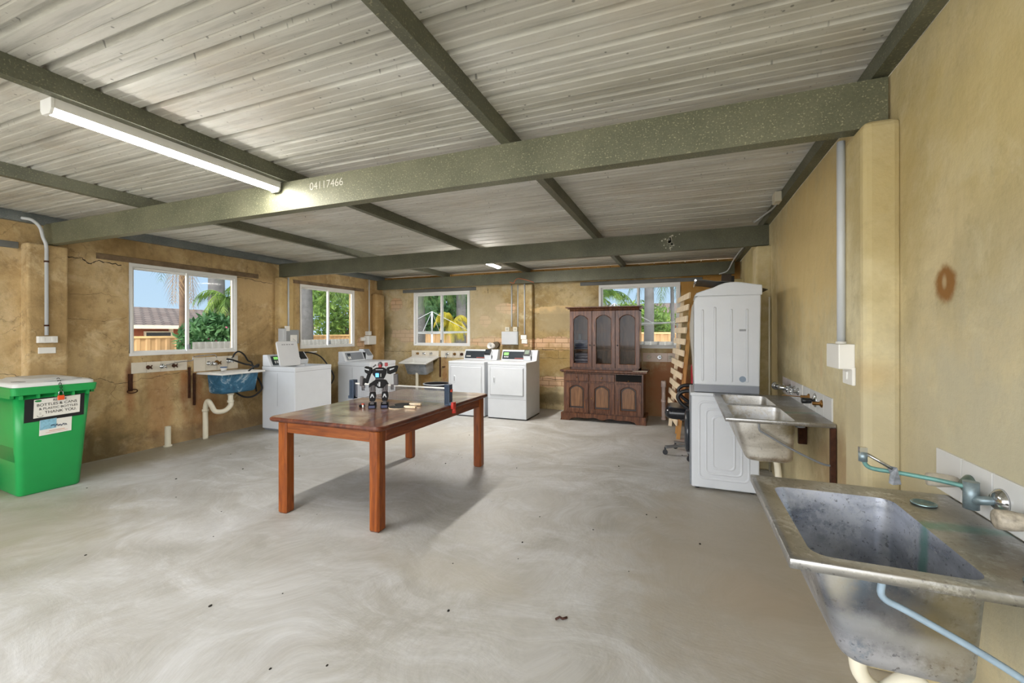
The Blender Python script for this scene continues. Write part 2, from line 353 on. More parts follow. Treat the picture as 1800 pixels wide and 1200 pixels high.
M_bas = steel('blueish_spotted_basin_steel', (158, 164, 176), (206, 210, 220), .24, 0, .6, (((.345, .184, -.12), (.022, .02, .16), VG, .5, .8), ((.6, .3, -.2), (.06, .12, .05), (96, 98, 108), .8, .6)))
M_st3 = steel('grey_steel_tub', (160, 170, 184), (200, 208, 218), .4, 0, .2)
M_st2 = steel('dull_stainless_steel', (176, 172, 164), (214, 212, 206), .28, 0, .3, (((.05, .2, -.27), (.02, .3, .03), (120, 92, 62), .5, .8), ((.05, .2, -.05), (.02, .06, .06), (120, 110, 70), .6, .7)))
M_rim = steel('brown_stained_steel_rim', (138, 138, 136), (190, 190, 190), .24, 0, .4, (((.36, .12, 0), (.03, .12, .03), VG, .6, .7), ((.16, .09, 0), (.16, .09, .02), (126, 114, 92), .5, .6), ((.5, .1, 0), (.12, .1, .02), (150, 142, 124), .5, .5)))
M_verd = plain('verdigris_copper', (120, 172, 166), .55, .3, var=.35, scale=30)
def bluetub():
    t = NT('chipped_blue_paint'); P = t.obj(); n = t.noise(P, 5, 8, .7, 1.0)
    base = t.ramp(n, [(.4, srgb(34, 84, 112)), (.52, srgb(52, 104, 134)), (.6, srgb(160, 178, 190)), (.7, srgb(190, 196, 200))])
    t.set(Base_Color=base, Roughness=.5, Metallic=.1); return t.m
M_blue = bluetub()
def wood(name, a, b, c, rough, scale=1.0, axis=(12, 12, 1.2)):
    t = NT(name); P = t.vec('MULTIPLY', t.obj(), axis)
    n = t.noise(P, 2.6*scale, 7, .6, 1.2); base = t.ramp(n, [(.3, srgb(*a)), (.5, srgb(*b)), (.7, srgb(*c))])
    base = t.mix(.5, base, t.ramp(t.vor(t.obj(), 3.0), [(.05, .4), (.1, 1.0)]), 'MULTIPLY')
    t.set(Base_Color=base, Roughness=rough, Specular_IOR_Level=.4); t.bump(n, .06, .003); return t.m
M_pine = wood('orange_stained_pine', (96, 44, 10), (128, 64, 17), (150, 82, 28), .33)
M_cab = wood('dark_stained_oak', (58, 31, 17), (90, 53, 31), (124, 80, 49), .25)
M_cabp = wood('mid_brown_oak_panel', (86, 54, 31), (116, 80, 50), (146, 106, 70), .28)
M_raw = wood('pale_raw_pine', (218, 190, 150), (238, 218, 186), (246, 232, 208), .6)
M_rawo = wood('yellow_raw_pine', (168, 118, 56), (196, 146, 80), (210, 164, 98), .6)
def tabletop():
    t = NT('worn_tabletop_painted_glare'); P = t.obj(); G = t.vec('MULTIPLY', P, (9, .8, 1))
    n = t.noise(G, 3, 8, .65, .8); base = t.ramp(n, [(.32, srgb(78, 38, 22)), (.5, srgb(118, 64, 36)), (.7, srgb(148, 90, 54))])
    wv = t.noise(P, 2.3, 8, .65, 1.0); base = t.mix(t.ramp(wv, [(.46, 0.0), (.64, .7)]), base, srgb(206, 190, 166))  # pale patches: worn varnish, whitened further with window glare painted into the colour
    t.set(Base_Color=base, Roughness=t.ramp(wv, [(.35, .28), (.6, .45)]), Specular_IOR_Level=1.0, Coat_Weight=1.0, Coat_Roughness=.17); t.bump(n, .12, .004); return t.m
M_top = tabletop()
M_edge = wood('dark_worn_table_edge', (50, 24, 18), (86, 44, 30), (120, 70, 46), .4, 1, (4, 2, 4))
# ------------------------------------------------------------------ setting
def struct(o, name=None): o['kind'] = 'structure'; return o
struct(MB().box(-6.12, .96, YF, 7.7, -.3, 0).build('floor', M_floor))
def bounce_ground():
    t = NT('pale_bounce_ground'); P = t.pos(); t.set(Base_Color=t.ramp(t.noise(P, 1.2, 8), [(.35, srgb(190, 184, 164)), (.6, srgb(214, 208, 192))]), Roughness=.95); return t.m  # ground colour made pale to bounce daylight through the windows onto the ceiling
struct(MB().box(-70, 60, -40, 80, -.5, -.3).build('ground', bounce_ground()))
ZW0, ZW1 = 1.125, 2.212
LW = [(3.022, 4.322), (5.424, 6.714)]; LW0 = (.15, 1.45)
BW = [(-5.184, -3.886), (-1.372, -.05)]
def inr(v, L): return any(a < v < b for a, b in L)
wl = MB().cells([YF, .15, 1.45, 3.022, 4.322, 5.424, 6.714, 7.68], [0, ZW0, ZW1, ZT], lambda u, v: not (ZW0 < v < ZW1 and inr(u, LW)),
    lambda u, v, s: (XL - .13*s, u, v)).build('wall_left', M_wl); struct(wl)
wb = MB().cells([XL, -5.184, -3.886, -1.372, -.05, XR], [0, ZW0, ZW1, ZT], lambda u, v: not (ZW0 < v < ZW1 and inr(u, BW)),
    lambda u, v, s: (u, YB + .12*s, v)).build('wall_back', M_wb); struct(wb)
wr = MB().box(XR, XR+.13, YF, 7.68, 0, ZT+.01).build('wall_right', M_wr); struct(wr)
TN = [0]
def pil(w, M, x0, x1, y0, y1, zt=2.272, bev=.02): TN[0] += 1; struct(MB().box(x0, x1, y0, y1, .0, zt).build('trim_%d' % TN[0], M, None, bevel=bev, seg=3))
pil(wl, M_wl, XL-.01, -5.85, 2.14, 2.44); pil(wl, M_wl, XL-.01, -5.85, 4.93, 5.2, 2.27, .04); pil(wl, M_wl, XL-.01, -5.84, 7.2, 7.48, 2.2, .05)
pil(wb, M_wb, -2.83, -2.56, 7.435, YB+.01)
pil(wr, M_wr, .692, XR+.01, 2.205, 2.44, 2.275, .03); pil(wr, M_wr, .685, XR+.01, 5.01, 5.26, 2.275, .02); pil(wr, M_wr, .70, XR+.01, 7.3, YB, 2.2, .02)
# brick course over the back wall
def bricks():
    t = NT('yellow_brick_course'); sep = t.n('ShaderNodeSeparateXYZ'); t.l(t.pos(), sep.inputs[0])
    n = t.noise(t.pos(), 4, 5); t.set(Base_Color=t.ramp(n, [(.35, srgb(176, 128, 62)), (.65, srgb(206, 164, 98))]), Roughness=.85); return t.m
M_brk = bricks(); bc = MB(); x = XL
while x < XR - .05:
    bc.box(x+.004, min(x+.236, XR), YB-.0, YB+.11, ZT+.0, ZT+.066); x += .24
bc.build('brick_course', M_brk, wb, bevel=.003)
MB().box(XL, XR, YB+.01, YB+.09, ZT, ZT+.05).build('mortar', M_dark, wb)
# roof sheet
sv = []; y = YF-.5; prof = []
while y < 8.15:
    prof += [(y, ZR), (y+.048, ZR), (y+.054, ZR+.004), (y+.06, ZR), (y+.102, ZR), (y+.108, ZR+.004), (y+.114, ZR), (y+.15, ZR), (y+.158, ZR+.026), (y+.182, ZR+.026)]; y += .19
prof.append((y, ZR))
cb = MB(); n = len(prof); xs = (-6.5, 1.3)
cb.add([(xx, p[0], p[1]) for xx in xs for p in prof], [(i, i+1, n+i+1, n+i) for i in range(n-1)])
ceil = cb.build('ceiling', M_sheet, clean=False); sm = ceil.modifiers.new('s', 'SOLIDIFY'); sm.thickness = -.002; struct(ceil)
def csec(name, a, b, axis, web, fl, z0, z1, M, label, cat, group=None, lip=.012, t=.004):
    """C section running a->b along axis; web at coordinate `web`, flanges reach to `fl`"""
    s = 1 if fl > web else -1
    pr = [(web, z0), (fl, z0), (fl, z0+lip), (fl-s*t, z0+lip), (fl-s*t, z0+t), (web+s*t, z0+t), (web+s*t, z1-t), (fl-s*t, z1-t), (fl-s*t, z1-lip), (fl, z1-lip), (fl, z1), (web, z1)]
    ax = 'X' if axis == 'X' else 'Y'
    o = MB()
    o.prism(pr, ax, a, b); o = o.build(name, M); return tag(o, label, cat, group)
b1 = csec('roof_beam', -5.95, .806, 'X', 2.29, 2.365, 2.275, ZT, M_beam, 'speckled galvanised steel beam nearest the camera, crossing the whole room', 'beam')
b2 = csec('roof_beam', -5.95, .80, 'X', 5.0, 5.07, 2.276, ZT, M_purl, 'dull steel beam in the middle of the room with white splatter near its right end', 'beam')
b3 = csec('roof_beam', -5.95, .72, 'X', 7.36, 7.42, 2.285, ZT, M_purl, 'steel beam against the back wall above its two windows', 'beam')
for x0, x1, lab in ((-.975, -.92, 'steel purlin under the roof sheets, right of the camera axis, crossing top centre'),
                    (-2.69, -2.635, 'steel purlin carrying the lit batten lights'), (-4.386, -4.331, 'steel purlin between the batten lights and the left wall')):
    csec('roof_purlin', YF-.4, 7.9, 'Y', x1, x0, ZT, ZR-.001, M_purl, lab, 'purlin', 'roof purlins')
csec('roof_purlin', YF-.4, 7.9, 'Y', .752, .812, ZT+.008, ZR-.006, M_purl, 'edge purlin lying along the top of the right wall', 'purlin', 'roof purlins')
csec('roof_purlin', YF-.4, 7.9, 'Y', -5.918, -5.974, ZT-.008, ZR-.006, M_plate, 'edge purlin lying along the top of the left wall', 'purlin', 'roof purlins')
# splatter and chalk on the beams
M_chalk = plain('chalk', (214, 212, 200), .9)
def text(s, size, M, mat, parent, name='writing', ext=.0004):
    cu = bpy.data.curves.new('t', 'FONT'); cu.body = s; cu.size = size; cu.extrude = ext; cu.align_x = 'CENTER'; cu.align_y = 'CENTER'
    to = bpy.data.objects.new('t', cu); C.objects.link(to); dg = bpy.context.evaluated_depsgraph_get(); dg.update()
    me = bpy.data.meshes.new_from_object(to.evaluated_get(dg)); C.objects.unlink(to); bpy.data.objects.remove(to)
    q = root_of(parent); Mi = BASE[q.name].inverted() if q.name in BASE else Matrix()
    me.transform(Mi @ M); me.materials.clear(); me.materials.append(mat)
    o = bpy.data.objects.new(name, me); C.objects.link(o); o.parent = parent; return o
def face(o, xdir, up=(0, 0, 1)):
    x = Vector(xdir).normalized(); y = (Vector(up) - x*Vector(up).dot(x)).normalized(); z = x.cross(y)
    M = Matrix((x, y, z)).transposed().to_4x4(); M.translation = o; return M
ch = text('04117466', .075, face((-2.28, 2.2885, 2.415), (1, 0, 0)), M_chalk, b1, 'chalk_writing')
spl = MB(); rs = random.Random(3)
for k in range(46):
    a = rs.random()*2*PI; d = abs(rs.gauss(0, .05)); r = rs.uniform(.002, .009) * (1.6 if d < .035 else 1)
    cx, cz = -.135 + d*math.cos(a)*.8, 2.378 + d*math.sin(a)*1.1
    m = 7; spl.add([(cx + r*(1+.4*rs.random())*math.cos(2*PI*j/m), 4.9988, cz + r*(1+.4*rs.random())*math.sin(2*PI*j/m)) for j in range(m)], [tuple(range(m))])
spl.build('paint_splatter', M_chalk, b2, clean=False)
# ------------------------------------------------------------------ cracks, lintels
def crack(w, M3, pts, wd=.005, seed=1):
    rs = random.Random(seed); P = []
    for a, b in zip(pts[:-1], pts[1:]):
        for k in range(8):
            t = k/8; P.append((a[0]+(b[0]-a[0])*t + rs.gauss(0, .006), a[1]+(b[1]-a[1])*t + rs.gauss(0, .006)))
    P.append(pts[-1]); mb = MB(); vs = []
    for i, p in enumerate(P):
        q = P[min(i+1, len(P)-1)]; o = P[max(i-1, 0)]; dx, dy = q[0]-o[0], q[1]-o[1]; L = math.hypot(dx, dy) or 1
        h = wd*(.3+.7*rs.random())/2; vs += [M3(p[0]-dy/L*h, p[1]+dx/L*h), M3(p[0]+dy/L*h, p[1]-dx/L*h)]
    mb.add(vs, [(2*i, 2*i+1, 2*i+3, 2*i+2) for i in range(len(P)-1)]); mb.build('crack', M_dark, w, clean=False)
LWm = lambda u, v: (XL+.0008, u, v); BWm = lambda u, v: (u, YB-.0008, v)
crack(wl, LWm, [(2.44, 2.2), (2.6, 2.19), (2.66, 2.14), (2.72, 2.19), (2.95, 2.17)], .012, 1)
crack(wl, LWm, [(2.44, .93), (2.75, .9), (2.9, .82), (3.3, .86), (3.62, .9), (3.8, .88)], .006, 2)
crack(wl, LWm, [(2.44, 1.55), (2.8, 1.53), (3.0, 1.58)], .003, 3); crack(wl, LWm, [(2.5, 1.8), (2.8, 1.83), (2.95, 1.8)], .003, 4)
crack(wl, LWm, [(2.9, .82), (2.85, .7), (2.95, .6)], .003, 5); crack(wl, LWm, [(4.32, 2.2), (4.7, 2.17), (4.9, 2.16)], .008, 6)
crack(wl, LWm, [(1.85, 1.0), (2.0, 1.02), (2.13, .98)], .005, 7); crack(wl, LWm, [(4.48, 2.4), (4.48, 2.28)], .004, 8)
crack(wb, BWm, [(-5.93, 1.0), (-5.5, 1.0), (-5.25, 1.0)], .008, 9); crack(wb, BWm, [(-3.5, 2.25), (-3.5, 2.15)], .012, 10)
crack(wb, BWm, [(-2.4, 1.08), (-1.9, 1.07)], .012, 11); crack(wb, BWm, [(-2.5, .93), (-1.85, .92)], .007, 12); crack(wb, BWm, [(-2.5, .55), (-1.85, .54)], .009, 13); crack(wb, BWm, [(-2.1, 1.08), (-2.1, .92)], .006, 14)
crack(wl, LWm, [(5.0, 2.43), (5.6, 2.42)], .003, 15)
M_lint = plain('rusted_painted_lintel', (140, 118, 92), .85, .1, var=.5, scale=9, bump=.4)
M_lintb = plain('blue_grey_lintel', (120, 122, 120), .7, .2, var=.3, scale=5)
for y0, y1, z0, z1 in ((2.72, 4.66, 2.212, 2.275), (5.22, 6.98, 2.212, 2.27), (.0, 2.125, 2.212, 2.275)): MB().box(XL-.05, XL+.012, y0, y1, z0, z1).build('lintel', M_lint if y0 > 1 else M_lintb, wl, bevel=.004)
MB().box(-5.45, -3.75, YB-.014, YB+.05, 2.214, 2.278).build('lintel', M_lintb, wb, bevel=.004)
MB().box(-1.7, .28, YB-.014, YB+.05, 2.214, 2.275).build('lintel', M_lintb, wb, bevel=.004)
# ------------------------------------------------------------------ windows
def window(n, wall, a, b):
    z0, z1 = ZW0, ZW1
    if wall == 'L': P = lambda u, d, z: (XL - d, u, z)
    else: P = lambda u, d, z: (u, YB + d, z)
    def bx(mb, u0, u1, d0, d1, q0, q1):
        p, q = P(u0, d0, q0), P(u1, d1, q1); mb.box(min(p[0], q[0]), max(p[0], q[0]), min(p[1], q[1]), max(p[1], q[1]), q0, q1)
    f = MB(); t = .035
    for (u0, u1, q0, q1) in ((a, b, z0, z0+t), (a, b, z1-t-.012, z1), (a, a+t, z0+t, z1-t-.012), (b-t, b, z0+t, z1-t-.012)): bx(f, u0, u1, -.008, .06, q0, q1)
    o = f.build(f'window_{n}', M_frame, None, bevel=.004); struct(o)
    m = (a+b)/2
    for (u0, u1, d, nm) in ((a+t, m+.02, .045, 'sliding_sash'), (m-.02, b-t, .015, 'fixed_sash')):
        g = MB(); s = .022
        for (p0, p1, q0, q1) in ((u0, u1, z0+t, z0+t+s), (u0, u1, z1-t-.012-s, z1-t-.012), (u0, u0+s+.008, z0+t+s, z1-t-.012-s), (u1-s-.008, u1, z0+t+s, z1-t-.012-s)): bx(g, p0, p1, d-.012, d+.012, q0, q1)
        so_ = g.build(nm, M_frame, o, bevel=.002)
        h = MB(); bx(h, u0+s, u1-s, d-.002, d+.002, z0+t+s, z1-t-.012-s); h.build('pane', M_glass, so_)
    k = MB(); bx(k, m-.012, m+.012, -.022, .003, z0+.06, z0+.12); k.build('latch', M_grey, o, bevel=.003)
window(1, 'L', *LW[0]); window(2, 'L', *LW[1]); window(3, 'B', *BW[0]); window(4, 'B', *BW[1])
# ------------------------------------------------------------------ batten lights
def batten(x, y0, y1, label, led=None, zt=ZT):
    t = thing('batten_light', label, 'ceiling light', (x, (y0+y1)/2, zt), group='LED battens under the second purlin')
    MB().prism([(x-.045, zt), (x+.045, zt), (x+.045, zt-.047), (x-.045, zt-.047)], 'Y', y0+.012, y1-.012).build('housing', M_frame, t, bevel=.003)
    d = MB(); pr = [(x-.043, zt-.047), (x+.043, zt-.047), (x+.034, zt-.058), (x+.015, zt-.066), (x-.015, zt-.066), (x-.034, zt-.058)]
    d.prism(pr, 'Y', y0+.014, y1-.014); d.build('diffuser', led or M_led, t)
    for yy in (y0, y1-.014): MB().prism([(x-.047, zt), (x+.047, zt), (x+.047, zt-.05), (x+.03, zt-.072), (x-.03, zt-.072), (x-.047, zt-.05)], 'Y', yy, yy+.014).build('end_cap', M_frame, t, bevel=.002)
    return t
M_led = emis('lit_led_diffuser', (1.0, .96, .89), LAMP)
M_led2 = emis('bright_lit_led_diffuser', (1.0, .95, .88), LAMP*2.3)
batten(-2.735, 1.06, 2.275, 'long white LED batten, lit, in front of the nearest steel beam')
batten(-2.735, 5.12, 6.32, 'lit LED batten beyond the second beam, only its end showing', M_led2)
# ------------------------------------------------------------------ laundry tubs
def tub(name, label, o, ang, L, D, bowls, mats, tilt=0, depth=.27, yb=(.186, .52), skirt=.024, bowl_taper=.075, r=.042, wall_gap=0):
    """local x along the wall, local y away from the wall, z=0 rim top"""
    t = thing(name, label, 'laundry tub', o, ang)
    T = Matrix.Rotation(-tilt, 4, 'X'); mr_, mb_ = mats[:2]
    rim = MB(); n = len(bowls); edges = [0] + [(bowls[i][1]+bowls[i+1][0])/2 for i in range(n-1)] + [L]
    for i, (a, b) in enumerate(bowls):
        x0, x1 = edges[i], edges[i+1]
        o0 = rr(x0, x1, 0, D, .004); o1 = rr(x0+.014, x1-.014 if 1 else x1, .014, D-.014, .01)
        rec = rr(a-.02, b+.02, yb[0]-.02, yb[1]+.018, r+.01); h = rr(a, b, yb[0], yb[1], r)
        L3 = lambda lp, z: [(p[0], p[1], z) for p in lp]
        rim.loops([L3(o0, -skirt), L3(o0, -.002), L3(rr(x0+.002, x1-.002, .002, D-.002, .004), 0), L3(o1, 0), L3(rec, -.004), L3(h, -.007)], True, M=T)
        rim.loops([L3(rr(x0+.003, x1-.003, .003, D-.003, .004), -skirt), L3(rr(x0+.003, x1-.003, .003, D-.003, .004), -.006), L3(rr(a-.003, b+.003, yb[0]-.003, yb[1]+.003, r), -.012)], True, M=T)
        rim.loops([L3(o0, -skirt), L3(rr(x0+.003, x1-.003, .003, D-.003, .004), -skirt)], False, M=T)
    rim.build('rim', mr_, t, world=False)
    for a, b in bowls:
        bw = MB()
        def ring(z, k, off, rad): return [(p[0], p[1], z) for p in rr(a+k*.02-off, b-k*.02+off, yb[0]+k*.012-off, yb[1]-k*bowl_taper+off, rad)]
        ins = [ring(-.007, 0, 0, r), ring(-.04, .12, 0, r), ring(-depth+.03, .88, 0, r)]
        for j in range(1, 6):
            q = R(18*j); ins.append(ring(-depth+.03-.03*math.sin(q), .88+.08*math.sin(q), -.028*(1-math.cos(q)), r))
        MB().loops(ins, True, cap1=True, M=T).build('basin', mats[2] if len(mats) > 2 else mb_, t, world=False)
        o_ = [ring(-.012, 0, .003, r), ring(-.04, .12, .003, r), ring(-depth+.03, .88, .003, r)]
        for j in range(1, 6):
            q = R(18*j); o_.append(ring(-depth-.003+.033-.033*math.sin(q), .88+.08*math.sin(q), .003-.028*(1-math.cos(q)), r))
        bw.loops(o_, True, cap1=True, M=T)
        bo = bw.build('bowl', mb_, t, world=False, clean=True)
        cx, cy = (a+b)/2, (yb[0]+yb[1])/2-.03
        MB().lathe([(.0, 0), (.03, 0), (.036, .003), (.042, .003), (.042, 0)], tuple(T @ Vector((cx, cy, -depth+.001))), (0, 0, 1), 20).build('waste', M_chrome, bo, world=False)
    return t
# front right tub : X .235..816, Y 1.20..1.85 ; wall on the right => local y axis points to -X
zR = .86
t1 = tub('laundry_tub', 'large stained stainless steel laundry tub in the right foreground', (XR-.004, 1.205, zR), R(90), .655, .578, [(.055, .565)], (M_rim, M_st1, M_bas))
t1.children[0].name = 'rim'
# rotation +90: local x -> +Y, local y -> -X
def pipe(parent, pts, r, name, mat, n=10, sm=True): return MB().tube(smoothpath(pts, 6) if sm else pts, r, n).build(name, mat, parent)
M_bpaint = plain('pale_blue_paint', (150, 172, 190), .5, var=.25, scale=20)
pipe(t1, [(.415, 1.216, .835), (.418, 1.216, .80), (.47, 1.216, .775), (.62, 1.216, .70), (.79, 1.216, .592), (.806, 1.216, .582)], .0075, 'bracket_strut', M_bpaint)
M_ocap = plain('teal_tinged_chrome', (150, 176, 178), .3, .8, var=.4, scale=40)
MB().lathe([(.032, 0), (.032, .004), (.026, .005), (.024, -.001), (0, -.001)], (.70, 1.74, zR), (0, 0, 1), 20).build('overflow_cap', M_ocap, t1)
MB().lathe([(.034, 0), (.034, .004), (.026, .005), (.024, -.001), (0, -.001)], (.715, 1.27, zR), (0, 0, 1), 20).build('overflow_cap', M_ocap, t1)
pipe(t1, [(.46, 1.52, .595), (.46, 1.52, .50), (.47, 1.52, .42), (.52, 1.53, .38), (.58, 1.54, .42), (.62, 1.54, .40), (.63, 1.54, .2), (.63, 1.54, .0)], .021, 'waste_trap', M_pvc, 14)
MB().lathe([(0, 0), (.045, 0), (.045, .04), (.032, .05), (.032, .07)], (.46, 1.52, .53), (0, 0, 1), 18).build('waste_nut', M_pvc, t1)
t2 = tub('laundry_tub', 'double-bowl stainless steel laundry tub on the right wall beyond the pilaster', (XR-.004, 2.99, .868), R(90), 1.185, .572, [(.045, .565), (.62, 1.14)], (M_rim, M_st2))
pipe(t2, [(.425, 3.0, .84), (.43, 3.0, .80), (.47, 3.0, .775), (.60, 3.0, .70), (.74, 3.0, .635), (.806, 3.0, .625)], .006, 'bracket_strut', M_grey)
MB().box(.785, .812, 2.985, 3.015, .45, .845).build('bracket', M_rust, t2, bevel=.003); MB().box(.70, .73, 3.62, 3.65, .70, .845).box(.76, .812, 3.62, 3.65, .60, .845).box(.70, .812, 3.62, 3.65, .72, .74).build('bracket', M_rust, t2, bevel=.003)
MB().lathe([(0, -.03), (.03, -.03), (.03, -.005), (.02, -.005), (.02, .01), (0, .01)], (.66, 3.12, .845), (0, 0, 1), 18).build('overflow_cap', M_grey, t2)
pipe(t2, [(.46, 3.9, .60), (.46, 3.9, .45), (.56, 3.9, .40), (.66, 3.9, .42), (.69, 3.9, .2), (.69, 3.9, 0)], .024, 'waste_trap', M_pvc, 12)
# left wall tub : wall at X=-5.978, local y -> +X  (rotation -90 : local x -> -Y)
t3 = tub('laundry_tub', 'blue-painted laundry tub below the first left window', (XL+.004, 4.385, .872), R(-90), .62, .49, [(.05, .56)], (M_wplas, M_blue, M_wplas), yb=(.10, .44), depth=.28, bowl_taper=.05)
M_trap = M_pvc
pipe(t3, [(-5.68, 4.02, .62), (-5.68, 4.02, .50), (-5.68, 4.02, .42), (-5.70, 3.95, .355), (-5.74, 3.86, .36), (-5.76, 3.82, .44), (-5.79, 3.80, .50), (-5.83, 3.80, .47), (-5.85, 3.80, .38), (-5.85, 3.80, .2), (-5.85, 3.80, .003)], .031, 'waste_trap', M_pvc, 14)
for c in ((-5.68, 4.02, .56), (-5.68, 4.02, .46), (-5.85, 3.80, .36)): MB().lathe([(.03, 0), (.04, 0), (.04, .03), (.03, .03)], c, (0, 0, 1), 16).build('waste_nut', M_pvc, t3)
MB().box(XL+.002, XL+.03, 3.72, 3.74, .45, .87).box(XL+.002, XL+.03, 3.66, 3.68, .55, .95).build('bracket', M_rust, t3)
# back tub, sagging forward (rotation 180: local x -> -X, local y -> -Y)
t4 = tub('laundry_tub', 'grey laundry tub sagging forward below the first back window', (-4.575, YB-.006, .915), PI, .63, .5, [(.06, .56)], (M_wplas, M_st3, M_wplas), tilt=R(13), yb=(.12, .45), depth=.27, bowl_taper=.05)
pipe(t4, [(-4.88, 7.22, .60), (-4.88, 7.22, .45), (-4.88, 7.22, .25), (-4.88, 7.22, .003)], .03, 'waste_pipe', M_pvc, 12)
MB().box(-4.56, -4.54, YB-.03, YB-.002, .5, .9).box(-4.50, -4.44, YB-.03, YB-.002, .70, .715).build('bracket', M_rust, t4)
# ------------------------------------------------------------------ tile splashbacks
def tiles(label, wall, a, b, z0, z1, n, mat=None):
    t = thing('tile_splashback', label, 'tiles', {'R': (XR, a, z0), 'L': (XL, a, z0), 'B': (a, YB, z0)}[wall], group='white tiled splashbacks')
    mb = MB(); g = .0015
    for k in range(n):
        p, q = a+(b-a)*k/n+g, a+(b-a)*(k+1)/n-g
        if wall == 'R': mb.box(XR-.007, XR+.002, p, q, z0, z1)
        if wall == 'L': mb.box(XL-.002, XL+.009, p, q, z0, z1)
        if wall == 'B': mb.box(p, q, YB-.009, YB+.002, z0, z1)
    mb.build('tile_row', mat or M_tile, t, bevel=.0015); return t
M_tileo = plain('aged_cream_tile', (222, 214, 198), .3, var=.1)
tiles('white splashback tiles behind the large foreground tub', 'R', .9, 1.93, .862, 1.0, 7)
tiles('white splashback tiles over the near bowl of the double tub', 'R', 3.06, 3.72, .868, 1.006, 4)
tiles('white splashback tiles over the far bowl of the double tub', 'R', 3.75, 4.43, .868, 1.006, 4)
tiles('chipped white tiles below the first left window, nearest the green bin', 'L', 3.04, 3.65, .92, 1.047, 4, M_tileo)
tiles('white tiles behind the blue-painted tub', 'L', 3.73, 4.335, .885, 1.07, 4, M_tileo)
tiles('white tiles behind the sagging grey tub', 'B', -5.234, -4.585, .895, 1.025, 4, M_tileo)
tiles('white tiles between the sagging tub and the dryers', 'B', -4.54, -3.96, .895, 1.027, 4, M_tileo)
tiles('chipped tiles between the dark cabinet and the leaning slats', 'B', -.64, -.12, .905, 1.05, 4, plain('pinkish_tile', (222, 200, 184), .4))
# ------------------------------------------------------------------ taps
def valve(t, c, ax, mat, knob=True, r=.026, L=.05, kn='tap_handle', km=None):
    c = Vector(c); ax = Vector(ax)
    MB().lathe([(0, 0), (r*1.15, 0), (r*1.0, .006), (r*.6, .012), (.011, .013), (.011, L), (0, L)], c, ax, 20).build('tap_flange', mat, t)
    if knob:
        side = ax.orthogonal().normalized(); o2 = ax.cross(side); e = c + ax*(L+.008); m = MB()
        m.lathe([(0, -.012), (.013, -.012), (.015, 0), (.012, .014), (0, .016)], e, ax, 14)
        for d in (side, -side, o2, -o2): m.tube([e, e + d*.026], .0055, 8); m.ball(tuple(e + d*.026), .0075, n=8)
        m.build(kn, km or mat, t)
# foreground set
tp = thing('tap_set', 'corroded wall taps with a long verdigris spout above the foreground tub', 'tap', (XR, 1.7, .94))
def flange(t, c, r, m): MB().lathe([(0, 0), (r, 0), (r*.98, .006), (r*.55, .02), (0, .022)], c, (-1, 0, 0), 24).build('tap_flange', m, t)
flange(tp, (XR-.007, 1.735, .932), .032, plain('green_corroded_chrome', (130, 150, 142), .35, .6, var=.4, scale=40)); flange(tp, (XR-.007, 1.594, .935), .034, M_chrome)
M_wcap = plain('yellowed_tap_cap', (206, 198, 182), .4, var=.3, scale=40); M_rcap = plain('rust_streaked_cap', (196, 186, 168), .5, var=.55, scale=60)
MB().lathe([(0, 0), (.013, 0), (.018, .012), (.022, .05), (.02, .075), (.009, .078), (0, .078)], (XR-.012, 1.79, .925), (-1, 0, 0), 18).build('tap_cap', M_wcap, tp)
MB().lathe([(0, 0), (.014, 0), (.02, .012), (.025, .045), (.024, .07), (.012, .073), (0, .073)], (XR-.012, 1.47, .925), (-1, 0, 0), 18).build('tap_cap', M_rcap, tp)
M_cor = plain('bluish_corroded_chrome', (150, 168, 176), .4, .6, var=.35, scale=50)
MB().tube([(XR-.01, 1.594, .935), (XR-.045, 1.60, .93), (XR-.055, 1.63, .918)], .012, 12).tube([(XR-.055, 1.63, .895), (XR-.055, 1.63, .972)], .0175, 16).tube([(XR-.055, 1.63, .91), (XR-.03, 1.68, .925), (XR-.012, 1.735, .932)], .012, 12).build('spout_body', M_cor, tp)
pipe(tp, [(.758, 1.63, .955), (.70, 1.665, .958), (.62, 1.69, .962), (.565, 1.70, .964), (.543, 1.702, .972), (.535, 1.703, .99), (.533, 1.703, 1.005)], .0065, 'spout', M_verd)
MB().lathe([(0, 0), (.012, 0), (.012, .03), (.0, .03)], (.533, 1.703, .985), (0, 0, 1), 14).build('spout_collar', M_cor, tp)
MB().tube([(.535, 1.70, 1.015), (.60, 1.68, .975)], .005, 8).box(.523, .543, 1.695, 1.712, 1.01, 1.03).build('spout_lever', M_chrome, tp)
MB().add([(.585, 1.685, .985), (.612, 1.68, .98), (.622, 1.68, .93), (.602, 1.682, .925), (.592, 1.684, .93), (.596, 1.685, .96)], [(0, 1, 2, 3, 4, 5)]).build('tape', plain('silver_tape', (140, 145, 152), .35, .3, var=.5, scale=80), tp, clean=False).modifiers.new('s', 'SOLIDIFY').thickness = .003
tq = thing('tap_set', 'chrome lever mixer with round knobs over the far bowl of the double tub', 'tap', (XR, 3.9, .94))
for y in (4.12, 3.98, 3.86): valve(tq, (XR-.007, y, .945), (-1, 0, 0), M_chrome, L=.04)
MB().tube([(XR-.02, 4.05, .945), (XR-.09, 4.06, .95), (XR-.11, 4.1, .955)], .018, 12).ball((XR-.11, 4.12, .955), .034, n=14).build('spout', M_chrome, tq)
tq = thing('tap_set', 'brass valve stubs and a black hose tap over the near bowl of the double tub', 'tap', (XR, 3.4, .94))
for y in (3.56, 3.26): valve(tq, (XR-.007, y, .945), (-1, 0, 0), M_brass, False, .022, .05)
MB().tube([(XR-.05, 3.56, .945), (XR-.16, 3.60, .945)], .003, 8).build('spindle', M_brass, tq)
